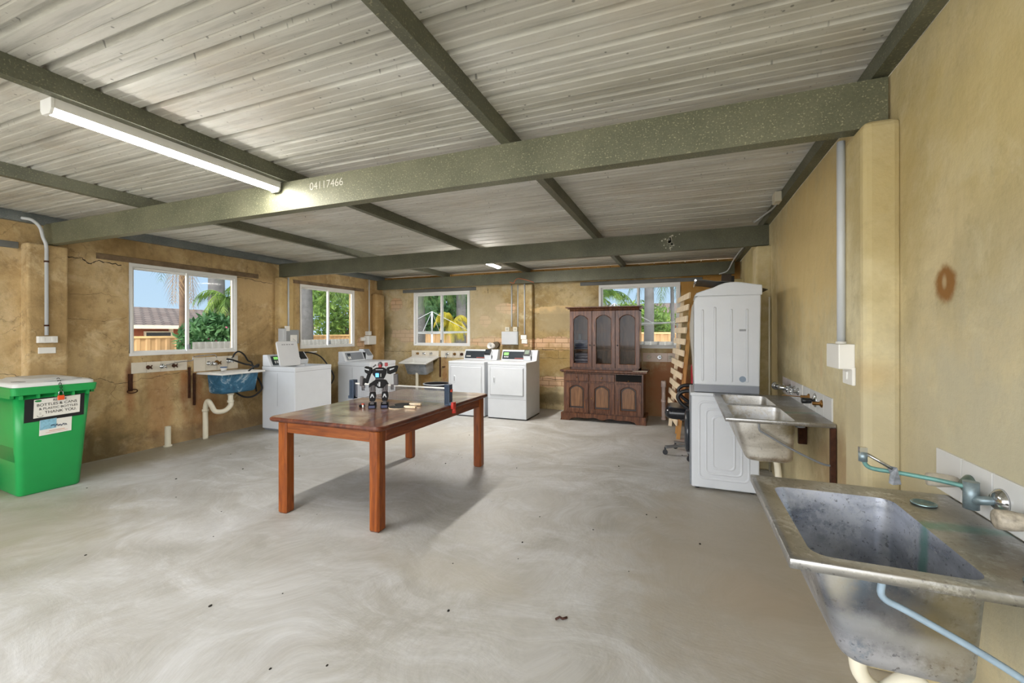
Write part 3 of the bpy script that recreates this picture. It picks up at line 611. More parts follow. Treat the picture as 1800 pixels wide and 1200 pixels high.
valve(tq, (XR-.007, 3.41, .945), (-1, 0, 0), M_chrome, False, .04, .03); MB().lathe([(0, 0), (.018, 0), (.02, .05), (.014, .055), (0, .055)], (XR-.03, 3.41, .94), (-1, 0, 0), 16).build('hose_tail', M_black, tq)
tq = thing('tap_set', 'three old wall valves on the chipped tiles nearest the green bin', 'tap', (XL, 3.35, .98))
valve(tq, (XL+.009, 3.21, .985), (1, 0, 0), M_rust, True, .02, .03); valve(tq, (XL+.009, 3.36, .985), (1, 0, 0), M_chrome, True); valve(tq, (XL+.009, 3.49, .985), (1, 0, 0), M_rust, True, .02, .03)
pipe(tq, [(XL+.06, 3.38, 1.0), (XL+.10, 3.5, 1.03), (XL+.12, 3.63, 1.04), (XL+.12, 3.65, 1.06), (XL+.12, 3.65, 1.09)], .006, 'spout', M_chrome)
tq = thing('tap_set', 'chrome mixer and washing machine tap above the blue-painted tub', 'tap', (XL, 4.0, .98))
valve(tq, (XL+.009, 3.92, .985), (1, 0, 0), M_chrome); valve(tq, (XL+.009, 4.03, .985), (1, 0, 0), M_brass, True, .03); valve(tq, (XL+.009, 4.2, 1.0), (1, 0, 0), M_chrome, True, .03, .06)
MB().lathe([(0, 0), (.022, 0), (.026, .04), (.018, .08), (0, .085)], (XL+.03, 3.94, .975), (1, .3, 0), 14).build('mixer_body', M_chrome, tq); MB().tube([(XL+.06, 4.2, 1.0), (XL+.07, 4.2, 1.05)], .012).build('hose_tail', M_chrome, tq)
pipe(tq, [(XL+.13, 3.66, 1.09), (XL+.10, 3.85, 1.10), (XL+.08, 3.96, 1.095), (XL+.08, 3.98, 1.06)], .006, 'spout', M_chrome)
tq = thing('tap_set', 'three small wall valves above the sagging grey tub', 'tap', (-4.9, YB, .96))
for x, m in ((-5.08, M_brass), (-4.93, M_chrome), (-4.76, M_chrome)): valve(tq, (x, YB-.009, .965), (0, -1, 0), m, True, .024, .03)
tq = thing('tap_set', 'three small wall valves between the sagging tub and the dryers', 'tap', (-4.25, YB, .96))
for x, m in ((-4.39, M_chrome), (-4.22, M_brass), (-4.06, M_rust)): valve(tq, (x, YB-.009, .965), (0, -1, 0), m, True, .026, .03)
pipe(tq, [(-4.39, YB-.04, .96), (-4.39, YB-.06, .93), (-4.39, YB-.06, .87)], .01, 'drop_pipe', M_chrome)
tq = thing('tap_set', 'three rosettes on the chipped tiles right of the cabinet', 'tap', (-.4, YB, .98))
for x in (-.54, -.37, -.2): MB().lathe([(.04, 0), (.038, .006), (.02, .008), (.018, .002), (0, .002)], (x, YB-.009, .98), (0, -1, 0), 20).lathe([(0, 0), (.009, 0), (.009, .03), (0, .03)], (x, YB-.009, .98), (0, -1, 0), 10).build('tap_flange', M_tileo if x != -.37 else M_chrome, tq)
# ------------------------------------------------------------------ hoses and floor pipes
h = thing('hose', 'black washing machine hose looping over the blue-painted tub', 'hose', (XL+.1, 4.2, 1.0))
pipe(h, [(XL+.09, 4.2, 1.05), (XL+.10, 4.22, 1.10), (XL+.10, 4.28, 1.13), (XL+.10, 4.36, 1.08), (XL+.10, 4.42, .99), (XL+.16, 4.44, .95), (-5.75, 4.42, .75), (-5.72, 4.43, .55)], .011, 'supply_hose', M_rubber)
pipe(h, [(XL+.16, 4.06, 1.04), (XL+.20, 4.12, 1.02), (XL+.25, 4.25, .96), (XL+.26, 4.33, .94), (-5.62, 4.36, .91), (-5.56, 4.34, .95), (-5.55, 4.28, .93), (-5.58, 4.22, .88), (-5.60, 4.2, .82)], .012, 'drain_hose', M_rubber)
pipe(h, [(-5.72, 4.43, .78), (-5.64, 4.44, .66), (-5.62, 4.43, .58), (-5.66, 4.34, .50), (-5.72, 4.24, .50), (-5.80, 4.16, .58), (-5.86, 4.14, .64)], .012, 'loop_hose', M_rubber)
h = thing('hose', 'black hose hanging between the two washing machines', 'hose', (XL+.1, 5.3, .9))
pipe(h, [(XL+.05, 5.28, 1.05), (-5.72, 5.36, 1.07), (-5.55, 5.45, 1.0), (-5.42, 5.52, .80), (-5.36, 5.54, .66), (-5.42, 5.50, .52), (-5.5, 5.42, .48), (-5.56, 5.34, .56), (-5.62, 5.26, .8), (-5.66, 5.22, .95)], .011, 'hose_run', M_rubber)
tg = thing('tap_set', 'white pipe and tap on the left wall behind the open washing machine', 'tap', (XL, 5.3, 1.02))
pipe(tg, [(XL+.02, 5.15, 1.05), (XL+.03, 5.3, 1.055), (XL+.03, 5.75, 1.06)], .012, 'pipe_run', M_wplas); MB().lathe([(0, 0), (.03, 0), (.034, .03), (.02, .06), (0, .06)], (XL+.03, 5.32, 1.04), (1, 0, 0), 14).build('tap_body', M_chrome, tg)
p = thing('floor_pipe', 'short cream PVC pipe stub standing at the left wall', 'pipe', (-5.88, 3.37, 0))
MB().lathe([(.0, .003), (.045, .003), (.045, .02), (.032, .02), (.031, .25), (.025, .25), (.024, .2), (0, .2)], (-5.88, 3.37, 0), n=20).build('pipe_body', M_pvc, p)
p = thing('floor_pipe', 'pinkish white PVC pipe standing right of the dark cabinet', 'pipe', (-.30, 7.3, 0)); MP = plain('pinkish_pvc', (228, 206, 196), .5)
MB().lathe([(0, .002), (.04, .002), (.04, .03), (.03, .03), (.03, .28), (.038, .28), (.038, .32), (.03, .32), (.03, .52), (.04, .52), (.04, .6), (.032, .62), (0, .6)], (-.30, 7.3, 0), n=18).build('pipe_body', MP, p)
k = thing('soap_tub', 'small white plastic tub with a blue lid edge on the blue-painted sink', 'container', (-5.86, 4.05, .875))
MB().lathe([(0, .001), (.032, .001), (.038, .045), (0, .045)], (-5.86, 4.05, .874), n=18).build('container_body', M_wplas, k); MB().lathe([(.039, 0), (.041, .0), (.041, .01), (.039, .012), (0, .012)], (-5.86, 4.05, .918), n=18).build('container_lid', plain('blue_lid', (60, 90, 140), .4), k)
k = thing('hook', 'rusty iron hook and ring hanging on the left wall under the tiles', 'hook', (XL, 3.03, .85))
MB().box(XL, XL+.02, 3.01, 3.05, .72, .92).build('hook_plate', M_rust, k, bevel=.003); MB().tube([(XL+.03, 3.04+.05*math.cos(a), .72+.022*math.sin(a)) for a in [2*PI*i/16 for i in range(17)]], .006, 8).build('ring', M_rust, k)
# ------------------------------------------------------------------ conduits, switches, boxes
def conduit(label, pts, r, mat=M_grey, clips=()):
    o = thing('conduit', label, 'conduit', pts[0]); MB().tube(pts, r, 12).build('pipe_run', mat, o)
    for c, ax in clips: MB().lathe([(r+.001, -.008), (r+.005, -.008), (r+.005, .008), (r+.001, .008)], c, ax, 12).build('clip', M_rust, o)
    return o
M_cond = plain('pale_grey_conduit', (196, 200, 204), .4, var=.06)
conduit('thick grey conduit running down the near right pilaster', [(.675, 2.415, 1.335), (.675, 2.415, 2.275)], .0165, M_cond)
MB().lathe([(.018, 0), (.021, 0), (.021, .025), (.018, .025)], (.675, 2.415, 1.33)).build('collar', M_wplas, [o for o in C.objects if o.name.startswith('conduit')][-1])
def plate(name, label, cat, box, n=(1, 0, 0), rock=1, depth=None, mat=None):
    x0, x1, y0, y1, z0, z1 = box; o = thing(name, label, cat, ((x0+x1)/2, (y0+y1)/2, z0))
    MB().box(*box).build('plate', mat or M_wplas, o, bevel=.004)
    for i in range(rock):
        m = MB()
        if abs(n[0]):
            a = y0+(y1-y0)*(i+.5)/rock; xx = x1 if n[0] > 0 else x0; m.box(min(xx, xx+n[0]*.006), max(xx, xx+n[0]*.006), a-.011, a+.011, (z0+z1)/2-.018, (z0+z1)/2+.018)
        else:
            a = x0+(x1-x0)*(i+.5)/rock; m.box(a-.011, a+.011, y0-.006, y0, (z0+z1)/2-.018, (z0+z1)/2+.018)
        m.build('rocker', mat or M_wplas, o, bevel=.002)
    return o
plate('junction_box', 'white square box at the foot of the near right conduit', 'electrical box', (.632, .692, 2.295, 2.47, 1.235, 1.345), (-1, 0, 0), 0)
plate('light_switch', 'white switch plate on the near right pilaster below the box', 'switch', (.678, .692, 2.285, 2.41, 1.165, 1.245), (-1, 0, 0), 1)
conduit('grey conduit bending down the left pilaster behind the green bin', [tuple(v) for v in smoothpath([(-5.90, 2.12, 2.50), (-5.84, 2.17, 2.485), (-5.80, 2.21, 2.42), (-5.80, 2.23, 2.33), (-5.80, 2.25, 2.27), (-5.833, 2.268, 2.22)], 5)] + [(-5.833, 2.268, 1.375)], .0145, M_cond, [((-5.833, 2.268, 2.10), (0, 0, 1)), ((-5.833, 2.268, 1.47), (0, 0, 1))])
plate('power_outlet', 'white double power outlet at the foot of the left conduit', 'power outlet', (-5.852, -5.815, 2.20, 2.345, 1.30, 1.365), (1, 0, 0), 2)
plate('light_switch', 'blank white plate under the outlet on the left pilaster', 'switch', (-5.852, -5.84, 2.212, 2.34, 1.195, 1.255), (1, 0, 0), 0)
conduit('white conduit on the second left pilaster', [(-5.835, 5.075, 1.45), (-5.835, 5.075, 2.27)], .012, M_cond)
g = thing('switch_box', 'grey electrical box with a power outlet behind the open washing machine lid', 'electrical box', (-5.84, 5.05, 1.25))
MB().box(-5.852, -5.78, 4.95, 5.23, 1.22, 1.44).build('enclosure', plain('grey_meter_box', (150, 154, 156), .5), g, bevel=.006); MB().box(-5.852, -5.74, 4.90, 4.955, 1.24, 1.46).build('door', M_cond, g, bevel=.004)
MB().box(-5.779, -5.765, 5.05, 5.18, 1.25, 1.36).box(-5.80, -5.776, 4.97, 5.05, 1.42, 1.50).build('power_outlet', M_wplas, g, bevel=.004); pipe(g, [(-5.762, 5.10, 1.30), (-5.74, 5.14, 1.25), (-5.76, 5.18, 1.10)], .006, 'cable', M_wplas)
conduit('white conduit on the left wall near the back corner', [(-5.90, 7.05, 1.42), (-5.90, 7.05, 2.46)], .012, M_cond)
g = thing('switch_box', 'white electrical box on the left wall in the back corner', 'electrical box', (-5.93, 7.1, 1.18))
MB().box(XL, -5.86, 6.98, 7.25, 1.15, 1.33).build('enclosure', M_wplas, g, bevel=.015); MB().box(XL, -5.91, 6.88, 6.96, 1.23, 1.30).build('power_outlet', M_wplas, g, bevel=.004); MB().box(XL, -5.88, 7.02, 7.1, 1.34, 1.42).build('conduit_cap', M_wplas, g, bevel=.006)
conduit('left of the three white conduits on the back wall', [(-3.0, YB-.02, 1.50), (-3.0, YB-.02, 2.28)], .012, M_cond)
conduit('middle of the three white conduits on the back wall', [(-2.875, YB-.02, 1.50), (-2.875, YB-.02, 2.28)], .012, M_cond)
conduit('white conduit down the back wall pilaster', [(-2.70, 7.42, 1.36), (-2.70, 7.42, 2.28)], .012, M_cond)
g = thing('meter_box', 'light grey square meter box on the back wall above the dryers', 'electrical box', (-3.02, YB-.06, 1.16))
MB().box(-3.17, -2.845, YB-.11, YB, 1.165, 1.41).build('enclosure', plain('pale_grey_box', (196, 202, 206), .45, var=.05), g, bevel=.006)
MB().box(-3.165, -2.86, YB-.122, YB-.11, 1.17, 1.40).build('door', M_cond, g, bevel=.004)
for x in (-3.08, -2.92):
    q = MB(); q.box(x-.042, x+.042, YB-.05, YB, 1.415, 1.495); q.build('outlet_plate', plain('cream_plastic', (214, 208, 190), .5), g, bevel=.003)
    MB().disc((x, YB-.05, 1.455), .022, .006, (0, -1, 0)).build('outlet_socket', plain('grey_socket', (180, 176, 164), .5), g)
plate('light_switch', 'pair of white switches at the foot of the pilaster conduit, upper one', 'switch', (-2.77, -2.66, 7.405, 7.435, 1.27, 1.345), (0, -1, 0), 2)
plate('light_switch', 'pair of white switches at the foot of the pilaster conduit, lower one', 'switch', (-2.755, -2.645, 7.41, 7.435, 1.19, 1.265), (0, -1, 0), 2)
k = thing('vent_pipe', 'open end of a white vent pipe on the back wall above the left dryer', 'pipe', (-3.35, 7.4, 1.12))
MB().lathe([(.058, 0), (.06, .0), (.06, .16), (.052, .16), (.052, .02), (0, .02)], (-3.33, 7.5, 1.13), (-.25, -1, .1), 20).build('pipe_body', M_wplas, k)
MB().tube([(-3.30, 7.54, 1.16), (-3.28, 7.42, 1.16)], .06, 16).build('rear_elbow', plain('dark_vent', (96, 84, 66), .7), k)
k = thing('cable', 'orange cable draped over the back beam above the pilaster', 'cable', (-2.8, 7.3, 2.3))
pipe(k, [(-3.0, 7.54, 2.275), (-2.96, 7.35, 2.31), (-2.88, 7.34, 2.29), (-2.86, 7.34, 2.33), (-2.80, 7.34, 2.37), (-2.68, 7.34, 2.35), (-2.58, 7.34, 2.32), (-2.5, 7.36, 2.29)], .006, 'cable_run', plain('orange_sheath', (214, 120, 76), .5))
k = thing('sensor_box', 'small cream box fixed to the right edge purlin', 'electrical box', (.72, 4.1, 2.49)); MB().box(.70, .752, 4.12, 4.24, 2.475, 2.56).build('enclosure', plain('cream_plastic', (214, 208, 190), .5), k, bevel=.006)
pipe(k, [(.73, 4.2, 2.48), (.74, 4.45, 2.50), (.72, 4.75, 2.52), (.66, 4.95, 2.50)], .008, 'cable', M_cond)
k = thing('cable', 'white cable hanging from the roof in the back right corner', 'cable', (.6, 7.2, 2.3)); pipe(k, [(.745, 6.3, 2.53), (.70, 6.7, 2.48), (.66, 6.95, 2.42), (.60, 7.1, 2.3), (.5, 7.2, 2.27)], .009, 'cable_run', M_cond)
conduit('white conduit on the right wall beyond the stacked machines', [(.79, 5.55, .9), (.79, 5.55, 2.47)], .014, M_cond)
conduit('thin cream pipe up the far right pilaster edge', [(.80, 4.985, .0), (.80, 4.985, 1.75)], .008, M_pvc)
# ------------------------------------------------------------------ washers and dryers
def panel_line(mb, x0, x1, y, z0, z1, w=.004, d=.0015):
    mb.box(x0, x1, y-d, y+.002, z0, z0+w); mb.box(x0, x1, y-d, y+.002, z1-w, z1); mb.box(x0, x0+w, y-d, y+.002, z0, z1); mb.box(x1-w, x1, y-d, y+.002, z0, z1)
M_line = plain('grey_seam', (150, 152, 156), .6)
M_lcd = plain('dark_glossy_panel', (52, 58, 64), .2); M_lcdg = emis('green_display', (.16, .42, .10), .6)
def dryer(x0, label):
    t = thing('tumble_dryer', label, 'dryer', (x0+.335, 6.74, 0), group='coin dryers along the back wall'); w_ = .67; y0, y1 = 6.40, 7.08
    MB().box(x0+.004, x0+w_-.004, y0+.03, y1-.02, .001, .02).build('base', M_black, t)
    MB().box(x0, x0+w_, y0, y1, .018, .895).build('cabinet', M_white, t, bevel=.012, seg=3)
    MB().box(x0-.001, x0+w_+.001, y0-.003, y1+.001, .868, .915).build('top_panel', M_white, t, bevel=.012, seg=3)
    dr = MB().box(x0+.05, x0+w_-.05, y0-.018, y0+.001, .39, .83).build('door', M_white, t, bevel=.014, seg=3)
    l = MB(); panel_line(l, x0+.042, x0+w_-.042, y0, .382, .838, .004); l.box(x0+.005, x0+w_-.005, y0-.001, y0+.002, .325, .329); l.build('seam', M_line, t)
    MB().lathe([(.0, 0), (.0, 0)], (x0, y0, .6)); hd = MB(); lp = rr(x0+.105, x0+.145, .56, .68, .018)
    hd.loops([[(p[0], y0-.018, p[1]) for p in lp], [(p[0], y0-.026, p[1]) for p in rr(x0+.108, x0+.142, .563, .677, .016)], [(p[0], y0-.026, p[1]) for p in rr(x0+.115, x0+.135, .575, .665, .009)], [(p[0], y0-.019, p[1]) for p in rr(x0+.116, x0+.134, .577, .663, .009)]], True, cap1=True)
    ho = hd.build('door_handle', M_white, dr); MB().box(x0+.119, x0+.131, y0-.023, y0-.018, .585, .655).build('handle_recess', M_line, ho)
    cs = MB().prism([(y1-.02, .912), (y1-.02, 1.09), (y1-.10, 1.09), (y1-.17, .915)], 'X', x0+.02, x0+w_).build('console', M_white, t, bevel=.006)
    def onc(m, a, b, q0, q1, th): # strip on the sloping console face
        d = Vector((0, .07, .175)).normalized(); nn = Vector((0, -.175, .07)).normalized()*th; o = Vector((0, y1-.17, .915))
        P = [o + d*q0, o + d*q1]; m.add([(a, *(P[0])[1:]), (b, *(P[0])[1:]), (b, *(P[1])[1:]), (a, *(P[1])[1:])] + [(a, P[0][1]+nn[1], P[0][2]+nn[2]), (b, P[0][1]+nn[1], P[0][2]+nn[2]), (b, P[1][1]+nn[1], P[1][2]+nn[2]), (a, P[1][1]+nn[1], P[1][2]+nn[2])],
            [(0, 1, 2, 3), (4, 5, 6, 7), (0, 1, 5, 4), (1, 2, 6, 5), (2, 3, 7, 6), (3, 0, 4, 7)]); return m
    onc(MB(), x0+.04, x0+.50, .02, .16, .003).build('control_panel', M_lcd, cs)
    onc(MB(), x0+.06, x0+.15, .09, .14, .004).build('display', M_lcdg if x0 > -3.3 else M_lcd, cs)
    m = MB(); [onc(m, x0+.07+.03*i, x0+.088+.03*i, .05, .07, .006) for i in range(3)]; m.build('button_row', M_wplas, cs)
    onc(MB(), x0+.27, x0+.44, .03, .042, .004).build('red_strip', plain('dull_red', (150, 70, 64), .5), cs)
    cr = MB().prism([(y1-.18, .915), (y1-.20, 1.0), (y1-.12, 1.09), (y1-.08, .93)], 'X', x0+.44, x0+.57).build('card_reader', M_white, t, bevel=.006)
    MB().prism([(y1-.215, 1.01), (y1-.155, 1.10), (y1-.135, 1.085), (y1-.195, .995)], 'X', x0+.45, x0+.56).build('reader_screen', M_black, cr, bevel=.004)
    MB().prism([(y1-.211, 1.028), (y1-.17, 1.09), (y1-.166, 1.087), (y1-.207, 1.025)], 'X', x0+.47, x0+.54).build('reader_display', plain('grey_green_lcd', (90, 112, 90), .3) if x0 > -3.3 else M_lcd, cr)
    MB().box(x0+.575, x0+.578, y1-.18, y1-.15, .93, .99).build('coin_slot', M_black, cr)
    return t
dryer(-3.70, 'left of two white coin tumble dryers on the back wall')
dryer(-2.97, 'right of two white coin tumble dryers, with green display')
def washer(y0, x0, x1, label, lid_open):
    """front faces +X"""
    w_ = .67; y1 = y0+w_; t = thing('washing_machine', label, 'washing machine', ((x0+x1)/2, (y0+y1)/2, 0), group='top-loading washers along the left wall')
    MB().box(x0+.02, x1-.02, y0+.02, y1-.02, .001, .03).build('base', M_grey, t)
    MB().box(x0, x1, y0, y1, .025, .885).build('cabinet', M_white, t, bevel=.01, seg=3)
    tp_ = MB(); hx0, hx1, hy0, hy1 = x0+.2, x1-.09, y0+.1, y1-.1
    tp_.cells([x0-.002, hx0, hx1, x1+.002], [y0-.002, hy0, hy1, y1+.002], lambda u, v: not (hx0 < u < hx1 and hy0 < v < hy1), lambda u, v, s: (u, v, .87+.042*s)); tp_.build('top_panel', M_white, t, bevel=.008, seg=3)
    if lid_open:
        MB().box(hx0-.0, hx1, hy0, hy1, .80, .868).build('drum_opening', M_grey, t)
        # lid swung up and leaning back: hinge line runs front to back at the near end
        M = Matrix.Translation((0, 0, 0)); lx0, lx1 = x1-.465, x1-.1
        lp = rr(-.21, .21, 0, .375, .035)
        def Pl(p, d): return (x0+.255 - p[1]*.22 - d*.97, hy0+.165 + p[0]*.86, .905 + p[1]*.97 - d*.2)
        ld = MB(); ld.loops([[Pl(p, -.008) for p in rr(-.205, .205, .005, .37, .03)], [Pl(p, 0) for p in lp], [Pl(p, .014) for p in lp], [Pl(p, .02) for p in rr(-.2, .2, .01, .365, .03)]], False, True, True); lo = ld.build('lid', plain('light_grey_enamel', (206, 208, 210), .35, var=.05), t)
        m = MB()
        for i, (a, b) in enumerate(((-.12, -.09), (-.08, -.05), (-.03, .005), (.02, .05), (.07, .12))): m.add([Pl((a, .315), -.0095), Pl((b, .315), -.0095), Pl((b, .33), -.0095), Pl((a, .33), -.0095)], [(0, 1, 2, 3)])
        m.build('lid_lettering', M_line, lo, clean=False)
    else:
        MB().box(hx0+.003, hx1-.003, hy0+.003, hy1-.003, .88, .916).build('lid', M_white, t, bevel=.008, seg=3)
    l = MB(); l.box(x0+.01, x1-.01, y0-.0008, y0+.001, .845, .85); l.box(x1-.001, x1+.0008, y0+.01, y1-.01, .845, .85)
    l.box(x0+.30, x0+.304, y0-.0008, y0+.001, .35, .82); l.build('seam', M_line, t)
    cs = MB().prism([(x0, .91), (x0, 1.075), (x0+.09, 1.075), (x0+.165, .912)], 'Y', y0+.005, y1).build('console', M_white, t, bevel=.01, seg=3)
    def onc(a, b, q0, q1, th):
        d = Vector((-.075, 0, .163)).normalized(); nn = Vector((.163, 0, .075)).normalized()*th; o = Vector((x0+.165, 0, .912)); P = [o+d*q0, o+d*q1]; m = MB()
        m.add([(P[0].x, a, P[0].z), (P[0].x, b, P[0].z), (P[1].x, b, P[1].z), (P[1].x, a, P[1].z), (P[0].x+nn.x, a, P[0].z+nn.z), (P[0].x+nn.x, b, P[0].z+nn.z), (P[1].x+nn.x, b, P[1].z+nn.z), (P[1].x+nn.x, a, P[1].z+nn.z)],
              [(0, 1, 2, 3), (4, 5, 6, 7), (0, 1, 5, 4), (1, 2, 6, 5), (2, 3, 7, 6), (3, 0, 4, 7)]); return m
    onc(y0+.05, y0+.45, .02, .155, .003).build('control_panel', M_lcd if lid_open else M_grey, cs)
    m = onc(y0+.09, y0+.11, .04, .08, .006); m2 = onc(y0+.125, y0+.145, .04, .08, .006); m.add(m2.v, m2.f); m.build('button_row', M_wplas, cs)
    onc(y0+.09, y0+.16, .10, .14, .005).build('display', M_lcdg if lid_open else M_lcd, cs)
    cr = MB().prism([(x0+.18, .915), (x0+.20, .98), (x0+.10, 1.10), (x0+.02, 1.10), (x0+.04, .915)], 'Y', y1-.19, y1-.02).build('card_reader', M_white, t, bevel=.008)
    MB().prism([(x0+.20, .995), (x0+.11, 1.105), (x0+.095, 1.09), (x0+.185, .98)], 'Y', y1-.165, y1-.05).build('reader_screen', M_black if lid_open else M_grey, cr, bevel=.003)
    MB().box(x0+.1, x0+.17, y1-.194, y1-.19, .93, 1.05).build('slot', M_black, cr)
    return t
washer(4.47, -5.655, -5.02, 'white coin washing machine with its grey lid open, beside the blue-painted tub', True)
washer(5.63, -5.36, -4.70, 'white coin washing machine with closed lid in the back left corner', False)
# stacked pair by the right wall
t = thing('washing_machine', 'white front-loading washing machine under the dryer, ribbed side towards the camera', 'washing machine', (.33, 4.5, 0))
x0, x1, y0, y1 = .062, .60, 4.2, 4.8
MB().box(x0, x1, y0, y1, .015, .835).build('cabinet', M_white, t, bevel=.014, seg=3); MB().box(x0-.008, x1+.004, y0-.004, y1+.004, .83, .86).build('top_panel', M_white, t, bevel=.006)
emb = MB()
for i, q in enumerate((0, .055, .11)):
    a, b, c, d = x0+.055+q, x1-.07-q, .09+q*.85, .79-q*1.15; lp = rr(a, b, c, d, .05-.1*q*.5, 6); li = rr(a+.022, b-.022, c+.022, d-.022, .036-.05*q*.5, 6)
    emb.loops([[(p[0], y0+.001, p[1]) for p in lp], [(p[0], y0-.005, p[1]) for p in rr(a+.006, b-.006, c+.006, d-.006, .045-.05*q, 6)], [(p[0], y0-.005, p[1]) for p in rr(a+.014, b-.014, c+.014, d-.014, .04-.05*q, 6)], [(p[0], y0+.001, p[1]) for p in li]], True)
emb.build('pressed_ribs', M_white, t)
MB().box(x0-.012, x0, y0+.01, y1-.01, .03, .83).build('front_panel', M_grey, t, bevel=.004); MB().lathe([(.0, 0), (.2, 0), (.2, .03), (.16, .045), (0, .02)], (x0-.012, 4.5, .45), (-1, 0, 0), 28).build('door', plain('dark_door_glass', (50, 54, 60), .15), t)
f = MB(); [f.disc((a, b, 0), .02, .02) for a in (x0+.05, x1-.05) for b in (y0+.05, y1-.05)]; f.build('foot', M_black, t)
t = thing('tumble_dryer', 'white dryer with vertical ribs and a domed top, stacked on the front-loading washing machine', 'dryer', (.35, 4.5, .862))
x0, x1, y0, y1, z0, z1 = .085, .60, 4.19, 4.76, .862, 1.72
MB().box(x0+.0, x1, y0+.005, y1-.005, z0+.004, z0+.075).build('plinth', plain('mid_grey_plastic', (140, 144, 152), .45), t, bevel=.006)
cab = MB(); pr = [(x0+.0, z0+.07), (x1-.0, z0+.07), (x1+.012, z1), (x0+.03, z1), (x0+.008, z1-.02), (x0-.0, z1-.06)]
cab.prism(pr, 'Y', y0, y1); cab.build('cabinet', M_white, t, bevel=.012, seg=3)
tpn = MB(); top = [(x0-.0, z1-.005), (x1+.02, z1-.005), (x1+.02, z1+.08), (x1-.02, z1+.085)] + [(x1-.04-(x1-.04-x0-.02)*k/10, z1+.085+.028*math.sin(PI*min(1, k/7))-.06*max(0, (k-5)/5)**1.5) for k in range(1, 11)]
tpn.prism(top, 'Y', y0-.004, y1+.004); tpn.build('top_cover', M_white, t, bevel=.008, seg=3)
rb = MB()
for xx, l0 in ((.155, 1.60), (.255, 1.62), (.385, 1.60), (.505, 1.60)):
    lp = rr(xx-.011, xx+.011, z0+.10, l0, .01, 4); rb.loops([[(p[0], y0+.001, p[1]) for p in lp], [(p[0], y0-.007, p[1]) for p in rr(xx-.005, xx+.005, z0+.11, l0-.01, .0045, 4)]], True, cap1=True)
rb.build('pressed_ribs', M_white, t)
MB().disc((.47, y0-.001, z0+.13), .026, .003, (0, -1, 0)).build('round_badge', plain('blue_grey_badge', (130, 146, 164), .4), t); MB().box(.445, .515, y0-.003, y0, 1.405, 1.422).build('grille', M_line, t)
fr = MB(); fr.prism([(x0, z0+.08), (x0-.0, z1-.06), (x0-.012, z1-.08), (x0-.03, z1-.25), (x0-.03, z0+.5), (x0-.012, z0+.3)], 'Y', y0+.03, y1-.02); fr.build('front_panel', plain('warm_grey_front', (176, 170, 160), .4), t, bevel=.01)
k = thing('metal_tray', 'thin dark bent metal tray lying on top of the stacked dryer', 'tray', (.35, 4.5, 1.84))
tr = MB(); PTS = [(.10, 1.90), (.17, 1.895), (.26, 1.878), (.34, 1.872), (.42, 1.862), (.52, 1.835), (.64, 1.80), (.67, 1.79)]
tr.prism([(a, b-.03+.005) for a, b in PTS] + [(a, b-.03) for a, b in PTS[::-1]], 'Y', 4.25, 4.85); tr.build('sheet_metal', plain('dark_bent_metal', (86, 86, 80), .4, .6, var=.4), k)
MB().tube([(.10, 4.25, 1.867), (.10, 4.85, 1.867)], .01, 10).build('rolled_edge', M_chrome, k)
# ------------------------------------------------------------------ table
t = thing('dining_table', 'orange-stained pine table with worn dark top in the middle of the room', 'table', (-2.45, 3.28, 0))
tx0, tx1, ty0, ty1, tz = -3.0, -1.925, 2.405, 4.19, .748
def tl(a, z, r): return [(p[0], p[1], z) for p in rr(tx0+a, tx1-a, ty0+a, ty1-a, r, 8)]
MB().loops([tl(.012, tz, .05), tl(.04, tz, .05)], True, cap1=True).build('tabletop', M_top, t)
MB().loops([tl(.012, tz, .05), tl(.003, tz-.006, .055), tl(0, tz-.014, .055), tl(.002, tz-.026, .055), tl(.012, tz-.034, .05), tl(.04, tz-.036, .05)], True, cap1=True).build('table_edge', M_edge, t)
for a, b in ((-2.935, 2.45), (-2.06, 2.45), (-2.89, 4.035), (-2.04, 4.035)):
    MB().box(a, a+.087, b, b+.087, 0.0, tz-.035).build('leg', M_pine, t, bevel=.012, seg=1)
M_pinex = wood('orange_stained_pine_rail', (96, 44, 10), (128, 64, 17), (150, 84, 30), .35, 1, (1.2, 12, 12)); M_piney = wood('dark_stained_pine_rail', (84, 38, 18), (114, 56, 26), (138, 74, 36), .35, 1, (12, 1.2, 12))
for a, b, c, d, m in ((-2.85, -2.06, 2.465, 2.49, M_pinex), (-2.81, -2.04, 4.09, 4.115, M_pinex)): MB().box(a, b, c, d, .625, tz-.034).build('apron', m, t, bevel=.004)
for a, b, e in ((-2.92, -2.895, 0), (-1.995, -1.97, 0)): MB().box(a, b, 2.53, 4.04, .625, tz-.034).build('apron', M_piney, t, bevel=.004)
# net
tz2 = tz+.001
t = thing('table_tennis_net', 'retractable table tennis net clamped across the pine table', 'net', (-2.47, 3.38, tz))
MN = plain('slate_blue_plastic', (66, 82, 104), .4)
for i, xx in enumerate((-3.055, -1.985)):
    po = MB().box(xx, xx+.05, 3.36, 3.42, tz2, tz+.185)
    for q in range(5): po.box(xx+.004+.009*q, xx+.008+.009*q, 3.354, 3.36, tz+.01, tz+.18)
    s = -1 if i == 0 else 1
    po.box(xx if s > 0 else xx-.02, xx+.07 if s > 0 else xx+.05, 3.365, 3.415, tz-.005 if 0 else tz2, tz+.03)
    o = po.build('net_post', MN, t, bevel=.003)
M_redp = plain('red_plastic', (206, 60, 48), .4); M_ora = plain('orange_red_plastic', (214, 84, 60), .4)
MB().lathe([(0, 0), (.019, 0), (.016, .03), (.008, .045), (.008, .075), (0, .075)], (-1.903, 3.39, tz-.068), (0, 0, 1), 14).build('clamp_knob', M_redp, t)
MB().box(-1.925+.002, -1.896, 3.365, 3.415, tz-.03, tz+.03).build('clamp', M_redp, t, bevel=.003)
